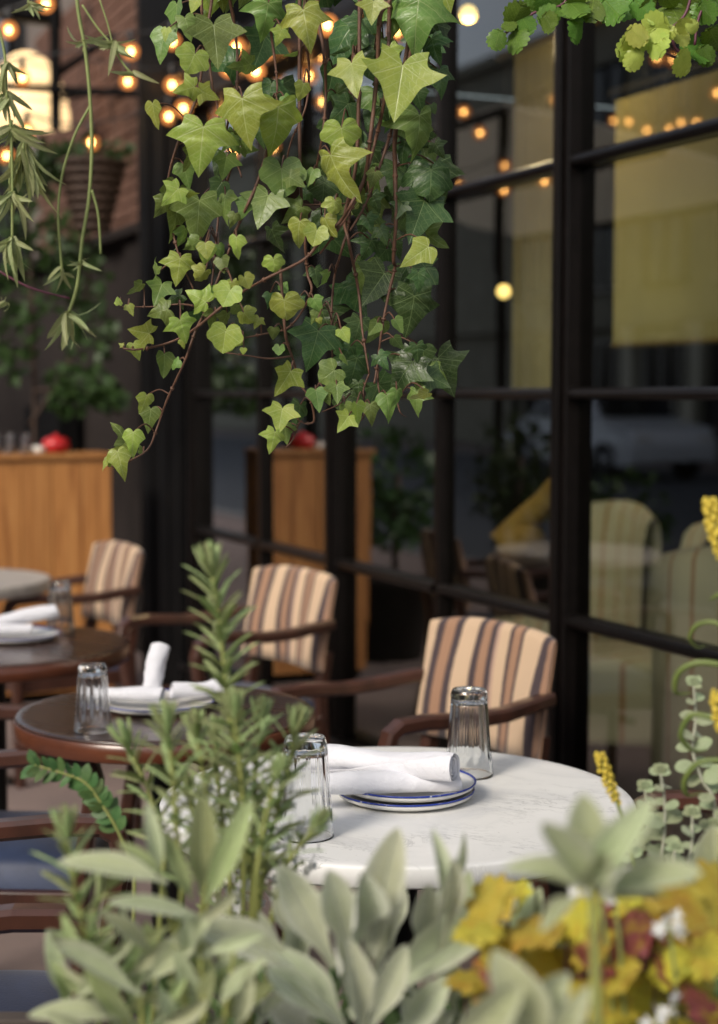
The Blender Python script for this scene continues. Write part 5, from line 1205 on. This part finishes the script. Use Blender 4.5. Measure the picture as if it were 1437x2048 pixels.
for x in (-1.35, 1.35):
    for s in (-1, 1):
        wh = link('wheel', None, car); wh.location = (x, s * .79, .32); wh.rotation_euler = (R(90), 0, 0)
        mb = MB(); mb.lathe([(.19, -.1), (.30, -.1), (.32, -.07), (.32, .07), (.30, .1), (.19, .1)], 24, close=True); mb.build('tyre', M['tyre'], wh, True)
        mb = MB(); mb.lathe([(.19, -.08), (.19, .08), (.10, .095), (.02, .10)], 20); mb.build('rim', M['rim'], wh, True)
for s in (-1, 1):
    mb = MB(); mb.box((2.12, s * .62, .68), (.06, .32, .12)); mb.build('headlight', M['enamel'], car, bevel=.02)
    mb = MB(); mb.box((-2.14, s * .66, .74), (.06, .28, .14)); mb.build('tail_light', M['red'], car, bevel=.02)
# building across the street
ob = empty('stone_building', F(12, -19, 0), FROT, 'weathered stone building with pale pilasters across the street, mirrored in the panes', 'building')
mb = MB(); mb.box((-30, -.6, 5.3), (150, 1.0, 10.6)); mb.build('wall', M['pale'], ob); mb = MB(); mb.box((-80, -.58, 11), (54, 1.1, 22)); mb.build('sky_block_wing', M['brick'], ob)  # tall wing added to keep bright sky out of the far panes
for k in range(-9, 12):
    for fl in range(3):
        x = 4 + k * 2.7; z = 1.5 + fl * 3.4; hh = 2.4 if fl == 0 else 1.9
        wd = link('window', None, ob); wd.location = (x, 0, z)
        mb = MB(); mb.box((0, -.06, 0), (1.5, .06, hh)); mb.build('glass', M['carglass'], wd)
        mb = MB()
        for xx in (-.76, 0, .76): mb.box((xx, -.01, 0), (.07, .08, hh))
        mb.box((0, -.015, hh/2), (1.6, .085, .09)); mb.box((0, -.015, -hh/2), (1.7, .12, .1)); mb.build('window_frame', M['awning'] if (k + fl) % 3 else M['charcoal'], wd)
mb = MB(); mb.box((-30, .05, 3.15), (150, .25, .3)); mb.build('cornice', M['pale'], ob, bevel=.03)
mb = MB(); mb.box((-30, .05, 10.5), (150, .35, .3)); mb.build('cornice', M['pale'], ob, bevel=.03)
for k in range(-9, 12):
    mb = MB(); mb.box((4 + (k + .5) * 2.7, .04, 1.5), (.42, .16, 3.0)); mb.box((4 + (k + .5) * 2.7, .06, 2.9), (.56, .22, .18)); mb.build('pilaster', M['cream'], ob, bevel=.02)
# white awning over the terrace edge (mirrored in the upper panes)
aq = mirror(W(1030, 262, 12.5))
aw = empty('awning', (aq.x, aq.y, 0), FROT, 'off white awning on dark posts at the street edge of the terrace', 'awning')
for k in range(5):
    x0, x1 = -2 + k * .8 + .004, -2 + (k + 1) * .8 - .004; zz = lambda y: 3.05 + y * .16
    mb = MB(); mb.add([(x, y, zz(y) + dz) for dz in (0, .02) for (x, y) in ((x0, -1.2), (x1, -1.2), (x1, 1.2), (x0, 1.2))], [(3, 2, 1, 0), (4, 5, 6, 7), (0, 1, 5, 4), (1, 2, 6, 5), (2, 3, 7, 6), (3, 0, 4, 7)]); mb.build('canopy_panel', M['awning'], aw)
for y in (-1.2, 0, 1.2):
    mb = MB(); mb.sweep([(-2.02, y, 3.02 + y * .16), (2.02, y, 3.02 + y * .16)], .05, .05, side=(0, 1, 0)); mb.build('rail', M['charcoal'], aw)
for x in (-1.9, 1.9):
    for y, h in ((-1.15, 2.83), (1.15, 3.2)):
        mb = MB(); mb.sweep([(x, y, 0), (x, y, h)], .06, .06); mb.build('post', M['charcoal'], aw)
